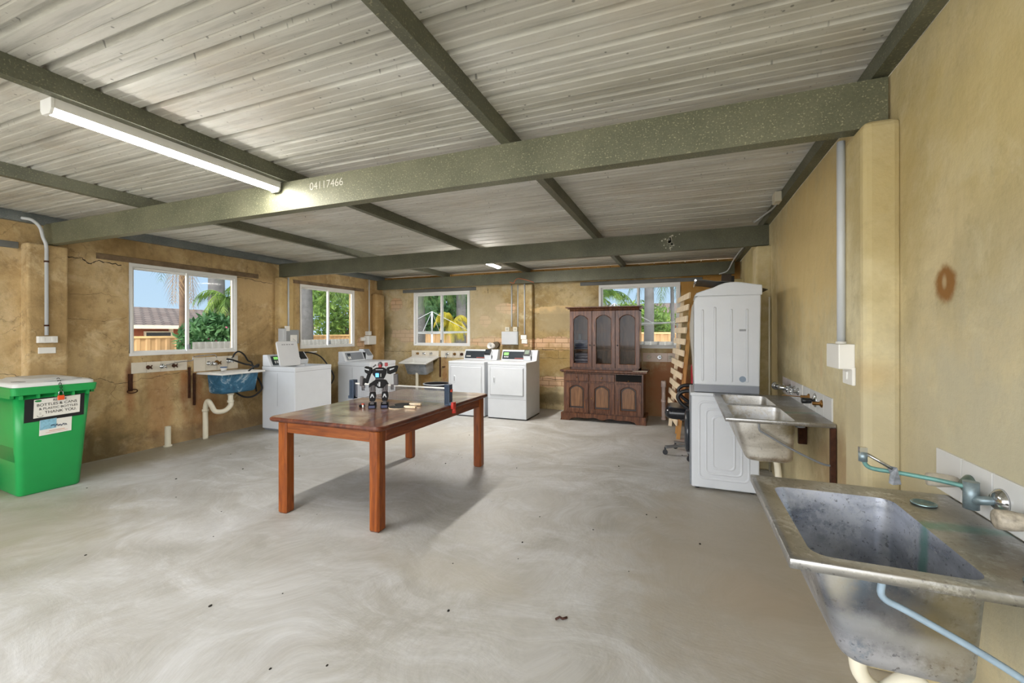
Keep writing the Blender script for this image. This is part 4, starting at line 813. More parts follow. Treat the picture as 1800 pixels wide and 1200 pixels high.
MB().lathe([(0, 0), (.014, 0), (.014, .012), (0, .012)], (-1.934, 3.39, tz+.13), (1, 0, 0), 14).build('release_button', M_ora, t)
def netm():
    tt = NT('net_mesh'); tt.t.nodes.remove(tt.b); a = tt.n('ShaderNodeBsdfTransparent'); g = tt.n('ShaderNodeBsdfDiffuse'); g.inputs[0].default_value = (.30, .31, .34, 1)
    sep = tt.n('ShaderNodeSeparateXYZ'); tt.l(tt.pos(), sep.inputs[0])
    gx = tt.math('LESS_THAN', tt.math('FRACT', tt.math('MULTIPLY', sep.outputs[0], 90), 0), .17); gz = tt.math('LESS_THAN', tt.math('FRACT', tt.math('MULTIPLY', sep.outputs[2], 90), 0), .17)
    m = tt.n('ShaderNodeMixShader'); tt.l(tt.math('MAXIMUM', gx, gz), m.inputs[0]); tt.l(a.outputs[0], m.inputs[1]); tt.l(g.outputs[0], m.inputs[2]); tt.l(m.outputs[0], tt.out.inputs[0]); return tt.m
MB().box(-3.005, -1.985, 3.389, 3.391, tz+.02, tz+.145).build('net_mesh', netm(), t)
MB().box(-3.005, -1.985, 3.387, 3.393, tz+.143, tz+.156).build('net_tape', M_wplas, t)
MB().box(-3.005, -1.985, 3.388, 3.392, tz+.016, tz+.021).build('bottom_cord', M_grey, t)
# bats
def bat(x, y, a, label, rub):
    t = thing('table_tennis_bat', label, 'bat', (x, y, tz2), a)
    n = 24; b = [(.078*math.cos(2*PI*i/n), .075*math.sin(2*PI*i/n)) for i in range(n)]
    MB().prism(b, 'Z', 0.001, .006).build('blade', M_raw, t, world=False); MB().prism([(p[0]*.97, p[1]*.97) for p in b], 'Z', .006, .010).build('rubber', rub, t, world=False, bevel=.001)
    MB().prism([(.06, -.013), (.17, -.017), (.17, .017), (.06, .013)], 'Z', .001, .022).build('handle', M_raw, t, world=False, bevel=.006)
bat(-2.33, 3.23, R(12), 'table tennis bat with black rubber and pale handle, the one farther back', M_rubber); bat(-2.29, 3.10, R(8), 'table tennis bat with black rubber and pale handle, nearer the table edge', M_rubber)
# ------------------------------------------------------------------ toy robot
MR = plain('black_toy_plastic', (4, 4, 6), .5, var=.3, scale=40, Specular_IOR_Level=.22); MRG = plain('grey_toy_plastic', (82, 78, 80), .4, var=.2, scale=40); MRB = plain('dark_blue_toy_plastic', (26, 34, 74), .3); MRS = plain('silver_toy_plastic', (176, 178, 182), .35, .3); MRR = plain('red_toy_plastic', (150, 26, 32), .35)
t = thing('toy_robot', 'black and grey toy robot with a blue chest light standing on the table', 'toy robot', (-2.445, 3.055, tz2), R(34))
k_ = .00044
def bxr(mb, x, z, w_, h_, y=0, d=.04, ry=0):
    M = Matrix.Translation((x, y, z)) @ Matrix.Rotation(ry, 4, 'Y'); mb.cbox((0, 0, 0), (w_, d, h_), M); return mb
def RB(mb, name, m, par=None, bev=.003): return mb.build(name, m, par or t, bevel=bev, world=False)
for s, fx in ((-1, -.06), (1, .042)):
    ft = RB(MB().prism([(-.055, 0), (-.055, .028), (-.03, .045), (.03, .045), (.045, .03), (.045, 0)], 'X', fx-.030, fx+.032), 'foot', MR, bev=.002)
    RB(bxr(MB(), fx, .016, .05, .024, -.056, .004), 'toe_plate', MRB, ft); RB(bxr(bxr(MB(), fx, .047, .034, .012, -.015, .04), fx, .04, .036, .01, -.035, .02), 'foot_armour', MRG, ft)
    sh = RB(MB().prism([(fx-.022, .06), (fx+.022, .06), (fx+.03, .10), (fx+.026, .135), (fx-.022, .135), (fx-.026, .10)], 'Y', -.022, .022), 'shin', MR)
    RB(MB().prism([(fx-.017, .09), (fx-.010, .09), (fx, .108), (fx+.010, .09), (fx+.017, .09), (fx+.006, .122), (fx-.006, .122)], 'Y', -.027, -.022), 'chevron', MRS, sh, .0005)
    RB(bxr(MB(), fx, .048, .028, .03, .0, .03), 'ankle', MRG)
    th = RB(bxr(MB(), fx, .175, .05, .078, 0, .046, .03*s), 'thigh', MRG, bev=.008); RB(bxr(bxr(MB(), fx-.008, .175, .004, .05, -.0225, .003), fx+.008, .175, .004, .05, -.0225, .003), 'thigh_detail', MR, th, 0)
RB(MB().prism([(-.09, .175), (-.05, .20), (-.01, .17), (.03, .17), (.06, .205), (.075, .20), (.055, .235), (.02, .245), (-.03, .245), (-.06, .225), (-.085, .205)], 'Y', -.026, .026), 'pelvis', MR)
RB(bxr(bxr(MB(), .0, .205, .014, .04, -.028, .004), -.014, .20, .005, .02, -.028, .004), 'belt_detail', MRS, bev=.001)
RB(bxr(MB(), .0, .25, .07, .014, 0, .04), 'waist', MRG)
to = RB(MB().prism([(-.03, .255), (.04, .255), (.055, .29), (.058, .33), (.03, .345), (-.03, .345), (-.06, .33), (-.055, .29)], 'Y', -.032, .03), 'torso', MR)
RB(bxr(MB(), -.018, .283, .028, .034, -.034, .006), 'chest_light', emis('blue_chest_light', (.10, .38, .9), .9), to, .004); RB(bxr(bxr(MB(), .012, .283, .006, .028, -.034, .006), 0, .33, .06, .006, -.034, .004), 'chest_detail', MRS, to, .001)
hd = RB(MB().ball((.005, 0, .372), .021, (1, 1, 1.15), 14), 'head', MRG, bev=0); RB(bxr(bxr(MB(), .005, .362, .024, .022, -.019, .008), .005, .35, .03, .01, -.012, .012), 'face_mask', MRR, hd)
for s in (-1, 1):
    ex = -.10 if s < 0 else .10
    pts = [(s*.06, .345), (s*.115 if s < 0 else .15, .358 if s < 0 else .362), (s*.125 if s < 0 else .155, .35), (s*.12 if s < 0 else .145, .31), (s*.09, .288), (s*.062, .295)]
    sa = RB(MB().prism(pts, 'Y', -.03, .03), 'shoulder_armour', MR, bev=.005)
    RB(MB().prism([(s*.085, .335), (s*.125, .345), (s*.12, .335), (s*.085, .322)], 'Y', -.033, -.03), 'armour_detail', MRS, sa, .001)
    if s < 0:
        RB(MB().beam((-.085, 0, .295), (-.11, 0, .215), .028, .03), 'upper_arm', MR); RB(MB().beam((-.145, 0, .275), (-.15, 0, .19), .03, .03), 'forearm', MRG, bev=.008); RB(MB().beam((-.118, 0, .255), (-.145, 0, .19), .024, .024), 'forearm_inner', MR)
        hx, hz = -.135, .185
    else:
        RB(MB().beam((.095, 0, .295), (.095, 0, .20), .03, .03), 'upper_arm', MR); RB(MB().beam((.135, -.01, .29), (.138, -.01, .19), .032, .04), 'forearm', MRG, bev=.008); RB(MB().beam((.092, -.02, .27), (.092, -.02, .22), .01, .006), 'arm_detail', MRS)
        hx, hz = .105, .185
    hn = RB(bxr(MB(), hx, hz, .026, .022, 0, .026), 'hand', MRG)
    for q in range(4): RB(MB().tube([(hx-.01+.0065*q, -.008, hz-.009), (hx-.011+.0065*q, -.014, hz-.022), (hx-.009+.0065*q, -.008, hz-.03)], .003, 6), 'finger', MRG, hn, 0)
RB(bxr(MB(), .055, .372, .026, .03, .0, .03), 'shoulder_launcher', MRR); RB(bxr(MB(), .05, .35, .008, .03, 0, .008), 'launcher_arm', MRS); RB(MB().beam((-.055, 0, .35), (-.03, 0, .372), .01, .012), 'antenna', MRG)
k = thing('toy_part', 'small black toy piece with a red tip beside the robot foot', 'toy', (-2.60, 3.02, tz2)); MB().box(-2.625, -2.585, 3.0, 3.04, tz2, tz+.022).build('toy_body', MR, k, bevel=.006); MB().box(-2.605, -2.585, 3.01, 3.03, tz+.022, tz+.032).build('toy_tip', M_ora, k, bevel=.003)
k = thing('cup', 'tiny white cup standing beside the robot foot', 'cup', (-2.565, 2.99, tz2)); MB().lathe([(0, 0), (.006, 0), (.008, .025), (.007, .025), (.005, .003), (0, .003)], (-2.565, 2.985, tz2), n=14).build('cup_body', M_wplas, k)
# ------------------------------------------------------------------ cabinet
t = thing('display_cabinet', 'dark stained wooden buffet and glazed hutch against the back wall', 'cabinet', (-1.185, 6.95, 0))
cx0, cx1, cy0, cy1 = -1.79, -.565, 6.76, 7.20
MB().box(cx0, cx1, cy0, cy1, .1, .765).build('buffet_carcass', M_cab, t)
pl = MB(); sk = [(cx0-.04, .12), (cx0-.04, .03), (cx0-.05, .0), (cx0+.10, .0), (cx0+.12, .03), (cx0+.2, .05)]
sk += [(cx0+.2+(cx1-cx0-.4)*k/20, .05+.018*math.sin(PI*k/20)**2*math.cos(6*PI*k/20)) for k in range(1, 20)] + [(cx1-.2, .05), (cx1-.12, .03), (cx1-.10, 0), (cx1+.05, 0), (cx1+.04, .03), (cx1+.04, .12)]
pl.prism(sk, 'Y', cy0-.04, cy0-.005); pl.build('plinth', M_cab, t, bevel=.004)
for q in (cx0-.04, cx1-.02): MB().box(q, q+.06, cy0-.03, cy1, 0, .12).build('side_plinth', M_cab, t, bevel=.006)
MB().box(cx0-.05, cx1+.06, cy0-.06, cy1+.01, .775, .805).box(cx0-.03, cx1+.04, cy0-.04, cy1, .76, .776).build('worktop', M_cab, t, bevel=.007, seg=3)
MB().prism([(-.62, 6.70), (-.505, 6.70), (-.505, 6.80), (-.6, 6.82), (-.72, 6.74)], 'Z', .8055, .81).build('worn_corner', plain('pale_worn_veneer', (206, 196, 180), .4), t)
def arch(x0, x1, z0, z1, rise, n=12):
    """cathedral arch outline, counter clockwise from bottom left"""
    w_ = x1-x0; zs = z1-rise; p = [(x0, z0), (x1, z0), (x1, zs)]
    for k in range(1, n): 
        u = k/n; p.append((x1-w_*u, zs + rise*(math.sin(PI*u)**.8)))
    p.append((x0, zs)); return p
def frame_arch(mb, X0, X1, Z0, Z1, inner, y0, y1):
    """rectangle with arched hole, thickness y0..y1"""
    n = len(inner); cx = (X0+X1)/2; cz = (Z0+Z1)/2; out = []
    for (a, b) in inner:
        dx, dz = a-cx, b-cz; s_ = min((X1-X0)/2/abs(dx) if dx else 9e9, (Z1-Z0)/2/abs(dz) if dz else 9e9); out.append((cx+dx*s_, cz+dz*s_))
    crn = [(X0, Z0), (X1, Z0), (X1, Z1), (X0, Z1)]
    for (a, b) in crn:
        j = min(range(n), key=lambda i: (out[i][0]-a)**2+(out[i][1]-b)**2); out[j] = (a, b)
    f = lambda L, y: [(p[0], y, p[1]) for p in L]
    mb.loops([f(out, y1), f(out, y0), f([(p[0]*.0+q[0]+(p[0]-q[0])*.12, q[1]+(p[1]-q[1])*.12) for p, q in zip(out, inner)], y0), f(inner, y0+.007), f(inner, y1)], False); return mb
wd = (cx1-cx0-.03)/3
for i in range(3):
    a = cx0+.015+wd*i+.012; b = a+wd-.024
    inn = arch(a+.075, b-.075, .20, .56, .06)
    d = MB(); frame_arch(d, a, b, .135, .60, inn, cy0-.022, cy0-.001); do = d.build('door', M_cab, t, bevel=.002)
    MB().prism(arch(a+.072, b-.072, .197, .563, .06), 'Y', cy0-.006, cy0-.0005).build('recess', plain('very_dark_oak', (40, 22, 14), .4), do)
    if i != 1: MB().prism(arch(a+.092, b-.092, .225, .54, .055), 'Y', cy0-.017, cy0-.005).build('raised_panel', M_cabp, do, bevel=.005, seg=1)
    else:
        MB().prism(arch(a+.092, b-.092, .225, .54, .055), 'Y', cy0-.017, cy0-.005).build('raised_panel', M_cabp, do, bevel=.005, seg=1)
    hx = b-.03 if i == 0 else a+.03
    MB().lathe([(0, 0), (.004, 0), (.004, .012), (.011, .016), (.009, .026), (0, .028)], (hx, cy0-.02, .36), (0, -1, 0), 12).build('knob', M_brass, do)
    if i < 2:
        w1 = MB().box(a-.004, b+.004, cy0-.016, cy0-.0, .625, .745).build('drawer', M_cab, t, bevel=.007, seg=2)
        MB().lathe([(0, 0), (.004, 0), (.004, .012), (.013, .016), (.011, .026), (0, .028)], ((a+b)/2, cy0-.014, .685), (0, -1, 0), 12).build('knob', M_brass if i else M_cab, w1)
    else:
        MB().box(a-.004, b+.004, cy0-.002, cy0-.001+.0, .635, .745).build('drawer_slot_shade', plain('slot_shade_black', (10, 9, 8), .9), t)  # thin black sheet, stands for the shade inside the empty drawer slot
        MB().box(a-.004, b+.004, cy0-.012, cy0, .612, .64).build('drawer_rail', M_cab, t, bevel=.003)
        MB().lathe([(0, 0), (.01, 0), (.013, .012), (0, .02)], ((a+b)/2, cy0-.02, .642), (0, 0, 1), 12).build('loose_knob', M_brass, t)
# hutch
hx0, hx1, hy0, hy1, hz0, hz1 = -1.725, -.63, 6.90, 7.2, .8055, 1.745
hb = MB(); hb.box(hx0, hx0+.018, hy0, hy1, hz0, hz1).box(hx1-.018, hx1, hy0, hy1, hz0, hz1).box(hx0, hx1, hy0, hy1, hz0, hz0+.03).box(hx0, hx1, hy0, hy1, hz1-.02, hz1)
hb.build('hutch_carcass', M_cab, t)
MB().box(hx0, hx1, hy1-.008, hy1+.001, hz0, hz1).build('back_panel', M_cabp, t)
for z in (1.10, 1.40): MB().box(hx0+.018, hx1-.018, hy0+.03, hy1-.01, z, z+.016).build('shelf', M_cabp, t)
MB().prism([(hy0-.0, 1.735), (hy0-.012, 1.745), (hy0-.02, 1.765), (hy0-.06, 1.785), (hy0-.062, 1.80), (hy1, 1.80), (hy1, 1.735)], 'X', hx0-.0, hx1+.0).box(hx0-.06, hx1+.035, hy0-.062, hy1, 1.785, 1.803).box(hx0-.03, hx1+.02, hy0-.03, hy1, 1.765, 1.786).build('cornice', M_cab, t, bevel=.004)
M_cglass = glass('cabinet_glass', (.74, .72, .70), .012); wd = (hx1-hx0)/3
for i in range(3):
    a = hx0+wd*i+.004; b = a+wd-.008; inn = arch(a+.065, b-.065, .90, 1.665, .07)
    d = MB(); frame_arch(d, a, b, .835, 1.735, inn, hy0-.022, hy0-.001); do = d.build('glazed_door', M_cab, t, bevel=.002)
    MB().prism(arch(a+.062, b-.062, .897, 1.668, .07), 'Y', hy0-.010, hy0-.007).build('pane', M_cglass, do)
    MB().lathe([(0, 0), (.004, 0), (.004, .01), (.011, .014), (.009, .024), (0, .026)], ((b-.03) if i == 0 else a+.03, hy0-.02, 1.19), (0, -1, 0), 12).build('knob', M_dark, do)
bk = [('blue and white folded cloth behind the left glass door, upper of the two', 1.118, (120, 134, 168), .15, 'cloth'), ('crumpled pale cloth at the bottom behind the left glass door', .84, (150, 156, 180), .22, 'cloth')]
for lab, z, col, hh, cat in bk:
    k = thing('folded_cloth', lab, cat, (-1.53, 7.05, z)); c_ = MB()
    for j in range(5): c_.box(-1.66+.006*(j % 2), -1.42-.008*(j % 3), 6.96, 7.16, z+hh*j/5+.001, z+hh*(j+1)/5-.004)
    c_.build('fabric', plain('printed_cloth_%d' % int(z*100), col, .9, var=.55, scale=14), k, bevel=.01, seg=2)
k = thing('card', 'small pale blue card standing on the shelf behind the left glass door', 'card', (-1.6, 7.1, 1.14)); MB().box(-1.64, -1.59, 7.15, 7.16, 1.268, 1.37).build('card_sheet', plain('pale_blue_card', (170, 190, 196), .7), k)
# ------------------------------------------------------------------ leaning slats
t = thing('slatted_bed_base', 'pale pine slatted bed base leaning in the corner by the back window', 'bed base', (-.05, 6.3, 0))
def SP(u, z, n=0):  # u along the slat (0 far .. 1 near), z height, n normal offset
    return (-.255 + .15*u + .095*z + n, 7.0 - 1.0*u, z)
for u, w_ in ((.12, .05), (.93, .07)):
    z0, z1 = .0, (1.75 if u > .5 else 1.86); o = MB(); a, b = Vector(SP(u, z0, .045)), Vector(SP(u, z1, .045)); o.beam(a, b, .05, w_, up=(0, 1, 0)); o.build('upright', M_rawo if u > .5 else M_raw, t, bevel=.003)
for j in range(12):
    z = .22+.15*j; o = MB(); o.beam(SP(0, z), SP(1, z), .02, .078, up=(.095, 0, 1)); o.build('slat', M_raw, t, bevel=.003)
MB().beam(SP(.7, .02, .05), SP(.7, .45, .05), .03, .06, up=(0, 1, 0)).build('foot_block', M_rawo, t)
k = thing('board', 'dark brown board standing in the back right corner above the dryer', 'board', (.5, 6.9, 0)); MB().beam((.44, 6.95, 0), (.58, 7.0, 2.24), .13, .02, up=(0, 1, 0)).build('board_sheet', plain('dark_brown_board', (62, 50, 38), .5), k)
k = thing('board', 'black panel leaning behind the dark brown board in the corner', 'board', (.6, 7.0, 0)); MB().beam((.62, 7.05, 0), (.655, 7.1, 2.22), .07, .02, up=(0, 1, 0)).build('board_sheet', M_black, k)
k = thing('board', 'red-brown board standing in the back right corner', 'board', (.4, 6.9, 0)); MB().beam((.36, 7.08, 0), (.44, 7.12, 2.12), .10, .02, up=(0, 1, 0)).build('board_sheet', plain('red_brown_board', (120, 46, 34), .5), k)
k = thing('storage_tub', 'red plastic box behind the stacked washing machine', 'box', (.16, 6.0, 0)); MB().box(.085, .5, 5.87, 6.2, 0, .98).build('tub_body', plain('crimson_plastic', (168, 26, 44), .4), k, bevel=.02)
# ------------------------------------------------------------------ office chair
t = thing('office_chair', 'black padded office chair tucked behind the stacked machines', 'chair', (.08, 5.32, 0), R(0))
M_lea = plain('black_leather', (30, 32, 38), .22, var=.2)
def cushion(x0, x1, y0, y1, z0, z1, r):
    m = MB(); L = []; n = 6
    for j in range(n+1):
        a = PI*j/n - PI/2; ins = r*(1-math.cos(a)); L.append([(p[0], p[1], (z0+z1)/2 + (z1-z0)/2*math.sin(a)) for p in rr(x0+ins, x1-ins, y0+ins, y1-ins, .07, 6)])
    return m.loops(L, True, True, True)
cushion(-.20, .30, 5.08, 5.56, .43, .56, .05).build('seat', M_lea, t)
bkq = cushion(-.24, .26, -.05, .05, -.3, .3, .03)
b_ = MB(); L = []
for j in range(9):
    a = PI*j/8-PI/2; s_ = .045*math.sin(a); q = .05*(1-math.cos(a)); L.append([(.36+s_+.12*(p[1]-.9), p[0], p[1]) for p in rr(5.10+q, 5.54-q, .56+q, 1.10-q, .08, 6)])
b_.loops(L, True, True, True); b_.build('backrest', M_lea, t)
for yy in (5.05, 5.59): pipe(t, [(.30, yy, .50), (.12, yy, .53), (-.02, yy, .62), (-.06, yy, .70), (.0, yy, .755), (.14, yy, .76), (.30, yy, .74), (.34, yy, .72)], .021, 'armrest', M_black, 10)
MB().tube([(.06, 5.32, .10), (.06, 5.32, .43)], .028, 14).box(-.04, .16, 5.24, 5.40, .40, .435).build('gas_lift', M_black, t)
M_alu = plain('brushed_aluminium', (150, 150, 150), .35, .8)
for k in range(5):
    a = R(197+72*k); e = (.06+.27*math.cos(a), 5.32+.27*math.sin(a)); MB().beam((.06, 5.32, .115), (e[0], e[1], .085), .045, .028).build('base_leg', M_alu, t, bevel=.006)
    MB().disc((e[0]-.0, e[1]-.012, .028), .028, .024, (0, 1, 0), 16).box(e[0]-.01, e[0]+.01, e[1]-.014, e[1]+.014, .045, .08).build('caster', M_black, t)
# ------------------------------------------------------------------ bin
BP = (-5.305, 2.067, 0); BR = R(-4.6)
t = thing('wheelie_bin', 'green wheelie bin with white lid and recycling signs at the left edge', 'bin', BP, BR)
# local +x is the front face, local y across
M_grn = plain('green_hdpe', (30, 152, 76), .38, var=.12, scale=3); M_lid = plain('white_lid', (214, 216, 214), .5, var=.06)
def bl(z, x0, x1, hy, r): return [(p[0], p[1], z) for p in rr(x0, x1, -hy, hy, r, 5)]
bb = MB(); bb.loops([bl(.0, -.40, .06, .19, .03), bl(.012, -.42, .075, .204, .05), bl(.5, -.46, .125, .228, .05), bl(.885, -.49, .165, .248, .05)], True, cap0=True)
bb.loops([bl(.885, -.49, .165, .248, .05), bl(.88, -.48, .155, .24, .05), bl(.3, -.44, .10, .22, .05)], True, cap1=True); body = bb.build('body', M_grn, t, world=False)
rm = MB(); rm.loops([bl(.88, -.485, .16, .243, .05), bl(.875, -.51, .204, .268, .035), bl(.935, -.52, .212, .275, .035), bl(.941, -.51, .205, .268, .035), bl(.941, -.48, .17, .245, .04)], False); rm.build('rim', M_grn, t, world=False, bevel=.003)
rbm = MB(); [rbm.box(.14, .195, y-.008, y+.008, .84, .88) for y in (-.21, -.11, .0, .11, .21)]; [rbm.box(-.45, .15, s*.255-.012, s*.255+.012, .85, .88) for s in (1, -1)]; rbm.build('rim_rib', M_grn, t, world=False)
ld = MB(); ld.loops([bl(.937, -.50, .19, .258, .035), bl(.965, -.50, .19, .258, .04), bl(.978, -.48, .165, .235, .05), bl(.982, -.42, .11, .18, .05), bl(.996, -.40, .09, .16, .05), bl(1.0, -.36, .05, .12, .05)], True, cap1=True); lo = ld.build('lid', M_lid, t, world=False)
MB().loops([bl(.982, .10, .185, .06, .02), bl(.989, .105, .18, .05, .02)], True, cap1=True).build('lid_grip', M_lid, lo, world=False)
M_lidg = plain('grey_lid_recess', (176, 178, 178), .5)
for y in (-.2, .16): MB().loops([[(p[0], p[1]+y, z) for p in rr(.02, .14, -.035, .035, .03, 5)] for z in (.976, .984)], True, cap1=True).build('lid_dimple', M_lidg, lo, world=False)
# signs on the slanting front: face x(z) = .125 + (z-.5)*.1
def FX(z, e=.003): return .075+(z-.012)*.1025 if z < .5 else .125+(z-.5)*.0988
def onf(y0, y1, z0, z1, th, tiltz=0):
    P = []
    for (y, z) in ((y0, z0), (y1, z0+tiltz), (y1, z1+tiltz), (y0, z1)): P.append((FX(z)+th-.002, y, z))
    Q = [(p[0]+.002, p[1], p[2]) for p in P]; return MB().add(P+Q, [(0, 1, 2, 3), (4, 5, 6, 7), (0, 1, 5, 4), (1, 2, 6, 5), (2, 3, 7, 6), (3, 0, 4, 7)])
M_paper = plain('white_paper', (222, 220, 212), .6, var=.06); M_ink = plain('black_marker', (40, 38, 36), .8)
sg = thing('bin_sign', 'black-backed handwritten sign on the green bin', 'sign', BP, BR)
onf(-.185, .195, .635, .835, .006, .012).build('backing_sheet', M_black, sg, world=False); onf(-.13, .165, .665, .825, .008, .012).build('paper', M_paper, sg, world=False)
def tf(y, z, th=.0095): 
    M = Matrix(((0, -.0988, 1, 0), (1, 0, 0, 0), (.038, 1, .0988, 0), (0, 0, 0, 1))).normalized() if 0 else None
    xd = Vector((0, 1, .03)).normalized(); yd = Vector((.0988, -.03, 1)).normalized(); zd = xd.cross(yd).normalized(); m = Matrix((xd, yd, zd)).transposed().to_4x4(); m.translation = (FX(z)+th, y, z); return BASE[sg.name] @ m
M_grnd = plain('leaf_green', (20, 130, 60), .5)
text('RE      E', .027, tf(.03, .812), M_ink, sg); text('BOTTLES & CANS', .033, tf(.015, .778), M_ink, sg); text('& PLASTIC BOTTLES', .028, tf(.025, .744), M_ink, sg); text('THANK YOU.', .034, tf(.04, .710), M_ink, sg); text('::', .03, tf(-.09, .704), M_ink, sg)
fc = MB(); fc.tube([(FX(.68)+.009, -.09+.018*math.cos(a), .688+.016*math.sin(a)) for a in [PI+PI*i/10 for i in range(11)]], .0014, 6); fc.build('smile_mark', M_ink, sg, world=False)
MB().add([(FX(.81)+.0095, -.1, .813)] + [(FX(.81)+.0105, -.105+.022*math.cos(a), .813+.009*math.sin(a)) for a in [2*PI*i/12 for i in range(12)]], [tuple(range(1, 13))]).build('leaf_mark', M_grnd, sg, world=False, clean=False)
sg2 = thing('bin_sign', 'white and pale blue leaflet under the handwritten sign on the bin', 'sign', BP, BR)
onf(-.09, .115, .505, .645, .005, .012).build('paper', M_paper, sg2, world=False); onf(-.088, .015, .555, .642, .0065, .006).build('blue_block', plain('pale_blue_print', (140, 192, 214), .5, var=.35, scale=60), sg2, world=False)
M_navy = plain('navy_ink', (40, 60, 90), .6); M_or = plain('orange_ink', (206, 130, 96), .6); ln = MB(); rs = random.Random(5)
for i in range(26):
    y = -.02+.004*i; z = .583+rs.uniform(-.008, .008); q = onf(y, y+.003, z-.006, z+.004, .0075); ln.add(q.v, q.f)
ln.build('print_marks', M_navy, sg2, world=False)
onf(-.03, .07, .538, .542, .0075, .005).build('print_line', M_or, sg2, world=False); onf(-.05, .09, .525, .527, .0075, .007).build('print_line', M_or, sg2, world=False)
pk = thing('padlock', 'small orange padlock hanging from the bin rim', 'padlock', BP, BR)
MB().box(FX(.8)+.055, FX(.8)+.072, -.022+.02, .022+.02, .81, .85).build('lock_body', plain('orange_lock', (222, 84, 36), .4), pk, bevel=.004, world=False)
pipe_ = MB().tube([(FX(.8)+.063, .006, .848)] + [(FX(.8)+.063, .02-.014*math.cos(a), .875+.014*math.sin(a)) for a in [PI*i/8 for i in range(9)]] + [(FX(.8)+.063, .034, .848)], .0032, 8).build('shackle', M_chrome, pk, world=False)
chn = MB()
for i, (x, z) in enumerate(((.222, .895), (.219, .925), (.20, .948), (.18, .972), (.16, .988))):
    chn.tube([(x, .02+(.008*math.cos(a) if i % 2 else 0), z+.012*math.sin(a)) if i % 2 else (x, .02+.008*math.cos(a), z+.012*math.sin(a)) for a in [2*PI*j/10 for j in range(11)]], .0025, 6)
chn.build('chain', M_dark, pk, world=False)
for s in (-1, 1): MB().disc((-.44, s*.235-.02, .10), .10, .04, (0, 1, 0), 24).build('wheel', M_black, t, world=False)
# ------------------------------------------------------------------ stock pot / tub on the floor by the back tub
k = thing('wash_basin', 'dark round basin with a pale rim on the floor beside the left dryer', 'basin', (-4.2, 6.8, 0))
MB().lathe([(0, .002), (.19, .002), (.24, .46), (.232, .46), (.18, .02), (0, .02)], (-4.2, 6.85, 0), n=32).build('basin_body', M_black, k); MB().lathe([(.236, .452), (.252, .452), (.256, .46), (.25, .468), (.232, .468)], (-4.2, 6.85, 0), n=32).build('basin_rim', M_cond, k)
# leaf debris on the floor
lf = thing('dead_leaf', 'small curled brown leaf on the bare concrete right of the table', 'leaf', (-.55, 2.0, 0)); M_leaf = plain('brown_leaf', (64, 34, 22), .8)
MB().tube([(-.58, 2.03, .006), (-.565, 2.05, .008), (-.55, 2.045, .006), (-.53, 2.06, .008)], .006, 6).build('leaf_blade', M_leaf, lf)
gr = MB(); rs = random.Random(11)
for (x, y) in [(-.95, 1.32), (-.72, 1.30), (-.68, 1.28), (-.72, 1.02), (-.66, .99), (-.665, .95), (-.72, .93), (-.4, 1.18), (-1.1, 1.9), (-1.3, 2.3), (-.72, .9), (-3.4, 3.0), (-3.0, 2.0), (-4.2, 3.1), (-2.0, 1.7), (-1.0, 2.7), (-.3, 2.6), (-1.6, 1.3)] + [(rs.uniform(-5, .2), rs.uniform(1.2, 6)) for _ in range(30)]:
    r = rs.uniform(.003, .008); gr.ball((x, y, r*.4), r, (1, 1.4, .5), 6)
tag(gr.build('grit', M_dark), 'dark crumbs and grit scattered over the concrete floor', 'grit', kind='stuff')
# ------------------------------------------------------------------ outside
def fence_sheet(name, label, a, b, z0, z1, mat, pitch=.2, capm=None, dep=.03):
    a = Vector((*a, 0)); b = Vector((*b, 0)); L = (b-a).length; d = (b-a).normalized(); n = Vector((-d.y, d.x, 0)); t = thing(name, label, 'fence', (*((a+b)/2).xy, z0))
    P = []; s = 0
    while s < L:
        P += [(s, 0), (s+pitch*.35, 0), (s+pitch*.45, dep), (s+pitch*.9, dep)]; s += pitch
    P = [(min(q[0], L), q[1]) for q in P] + [(L, 0)]; m = len(P)
    vs = [tuple(a + d*q[0] + n*q[1] + Vector((0, 0, z))) for z in (z0, z1) for q in P]; mb = MB(); mb.add(vs, [(i, i+1, m+i+1, m+i) for i in range(m-1)])
    o = mb.build('fence_sheet', mat, t, clean=False); s_ = o.modifiers.new('s', 'SOLIDIFY'); s_.thickness = .004
    if capm: MB().beam(a+Vector((0, 0, z1))+n*dep/2, b+Vector((0, 0, z1))+n*dep/2, .07, .06).build('top_rail', capm, t)
    return t
M_tan = plain('tan_steel_fence', (178, 142, 98), .6, var=.08); M_tanc = plain('tan_rail', (206, 172, 120), .6); M_gf = plain('weathered_grey_fence', (142, 140, 134), .85, var=.3, scale=3)
ZG = -.3
fence_sheet('steel_fence', 'tan steel fence beyond the left windows', (-14, -2), (-14, 30), ZG, 1.27, M_tan, .25, M_tanc)
fence_sheet('steel_fence', 'tan steel fence beyond the back windows', (-14, 16), (12, 16), ZG, 1.36, M_tan, .25, M_tanc)
fence_sheet('corrugated_fence', 'low weathered grey corrugated fence beyond the left windows', (-9, 5.6), (-9, 12.0), ZG, 1.21, M_gf, .13)
fence_sheet('corrugated_fence', 'low weathered grey corrugated fence beyond the right-hand back window', (-2.6, 10), (3, 10), ZG, 1.19, M_gf, .3, dep=.06)
